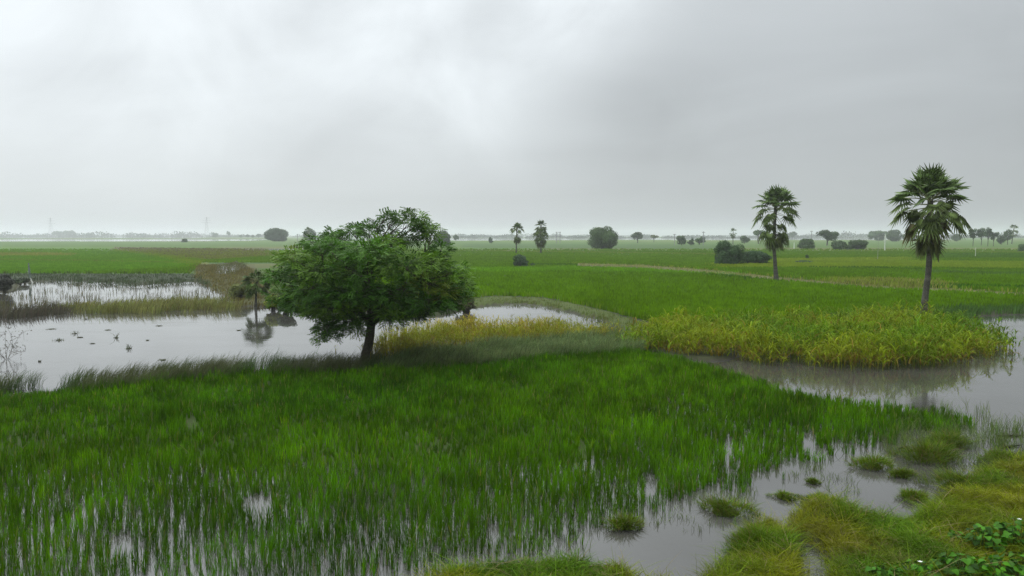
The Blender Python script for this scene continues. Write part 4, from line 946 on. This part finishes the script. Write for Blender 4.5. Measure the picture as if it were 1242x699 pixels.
for a_ in ((880, 622, 62, 24, 'largest lone grass tussock in open water near the rice edge'), (951, 604, 32, 9, 'low small tussock floating left of the bank mound'), (992, 611, 46, 17, 'flat tussock joined to the tip of the bank mound'),
           (986, 586, 13, 8, 'tiniest tussock alone in the open channel'), (1058, 567, 44, 20, 'round tussock against the sparse rice on the right'), (1093, 578, 32, 12, 'small yellow tussock below the big right tussock'),
           (1126, 558, 62, 32, 'big dark green tussock at the right end of the rice'), (1168, 592, 72, 30, 'wide yellow green tussock beside the small inlet'), (1108, 605, 40, 16, 'tussock spreading left from the small inlet', ),
           (1215, 560, 60, 18, 'green tussock at the right edge beside floating sticks'), (1150, 540, 60, 22, 'tussock of upright pale grass in the right shallows'), (757, 640, 44, 20, 'thin tussock at the foot of the last rice rows'),
           (565, 700, 50, 14, 'yellow tussock at the bottom left end of the bank mat'), (655, 695, 60, 16, 'long yellow tussock mound at the bottom edge'), (1025, 640, 100, 34, 'broad dark mound of grass at the front of the near bank'), (922, 665, 70, 34, 'yellow green mound left of the narrow inlet')):
    tussock(*a_)
# floating sticks on the right
for (x0, y0, x1, y1, lab) in ((1208, 529, 1246, 530, 'dark floating stick farthest out at the right edge'), (1090, 545, 1102, 543, 'short dark stick beside the big tussock'), (1214, 544, 1240, 541, 'thin floating stick nearer the bank at the right edge')):
    a0, a1 = G(x0, y0), G(x1, y1); b = MB(); A_ = np.array((*a0, .02)); B_ = np.array((*a1, .03))
    tube(b, curve(A_, B_, .03, 6), [.02, .035, .035, .03, .02, .01], 6, (.035, .03, .025))
    k_ = (A_ + B_) / 2; tube(b, [k_, k_ + (.12, .1, .07)], [.015, .005], 5, (.035, .03, .025))
    o = b.build('floating_stick', M_wood, True and None, True, loc=(*a0, 0)); tag(o, lab, 'stick', 'sticks floating in the right shallows')
# broad leaved plants on the near bank
def broad_plant(px, py, rpx, n, label, flower=False, hgt=.35):
    bx, by = G(px, py, .15); mpp = by / FPX; r = rpx * mpp
    z0 = float(height(np.array([[bx, by]]))[0]); root = empty('broadleaf_plant', (bx, by, z0), label, 'plant', 'broad leaved plants on the near bank'); L = tuple(root.location); L0 = np.array(L)
    sb, lb = MB(), MB()
    for i in range(n):
        a = rng.uniform(0, 6.28); q = math.sqrt(rng.uniform(0, 1)) * r; h = hgt * rng.uniform(.35, 1.0) * (1.15 - .5 * q / r)
        tip = L0 + (math.cos(a) * q, math.sin(a) * q, h); tube(sb, curve(L0 + (math.cos(a) * q * .5, math.sin(a) * q * .5, -.03), tip, .08, 4), [.007, .006, .005, .004], 4, (.06, .10, .03))
        s = rng.uniform(.07, .14); az = a + rng.normal(0, .8); d = np.array((math.cos(az), math.sin(az), rng.uniform(-.5, .15))); d /= np.linalg.norm(d); sd_ = np.cross((0, 0, 1), d); sd_ /= np.linalg.norm(sd_); u = np.cross(d, sd_)
        roll = rng.normal(0, .4); sd_, u = sd_ * math.cos(roll) + u * math.sin(roll), u * math.cos(roll) - sd_ * math.sin(roll)
        prof = [(-.12, .30, .10), (.1, .52, .16), (.4, .50, .14), (.7, .30, .06), (1.0, .0, -.05)]
        V = []; 
        for (t, w_, lift) in prof:
            sag = -.18 * t * t
            V += [tip + d * s * t + u * s * sag, tip + d * s * t + sd_ * s * w_ + u * s * (lift + sag), tip + d * s * t - sd_ * s * w_ + u * s * (lift + sag)]
        Q = []
        for k in range(4): Q += [(3 * k, 3 * k + 1, 3 * k + 4, 3 * k + 3), (3 * k + 2, 3 * k, 3 * k + 3, 3 * k + 5)]
        c = np.array((.036, .125, .003)) * rng.uniform(.4, 1.7)
        lb.add(V, Q, None, c)
    sb.build('stems', M_leaf, root, loc=L); lb.build('leaves', M_leaf, root, loc=L)
    if flower:
        fb = MB(); c0 = L0 + (0.02, -.05, hgt * 1.05)
        for k in range(5):
            a = k * 1.2566; v = np.array((math.cos(a), math.sin(a) * .8, .25)); s_ = np.array((-math.sin(a), math.cos(a), 0))
            fb.add([c0, c0 + v * .025 + s_ * .014, c0 + v * .045, c0 + v * .025 - s_ * .014], [(0, 1, 2, 3)], None, (.75, .75, .72))
        fb.build('flower', M_paint, root, loc=L)
for a_ in ((1196, 668, 22, 70, 'dark green broad leaved plant standing tallest on the bank', False, .5), (1232, 660, 22, 70, 'broad leaved plant at the right edge of the bank', True, .5), (1112, 702, 26, 70, 'low broad leaved plant with white flower at the bottom edge', True, .3),
           (1165, 698, 30, 110, 'spreading broad leaved plant at the bottom below the tallest one', False, .35), (1212, 700, 32, 120, 'broad leaved clump in the bottom right corner', False, .4), (1160, 655, 14, 30, 'small pale broad leaved plant left of the tallest one', False, .2),
           (783, 700, 20, 45, 'lone broad leaved plant at the bottom edge beside open water', False, .3), (1075, 705, 18, 40, 'little broad leaved plant leftmost of the right bank', False, .2), (1245, 690, 24, 60, 'broad leaved plant cut by the right edge of the view', False, .4)):
    broad_plant(*a_)
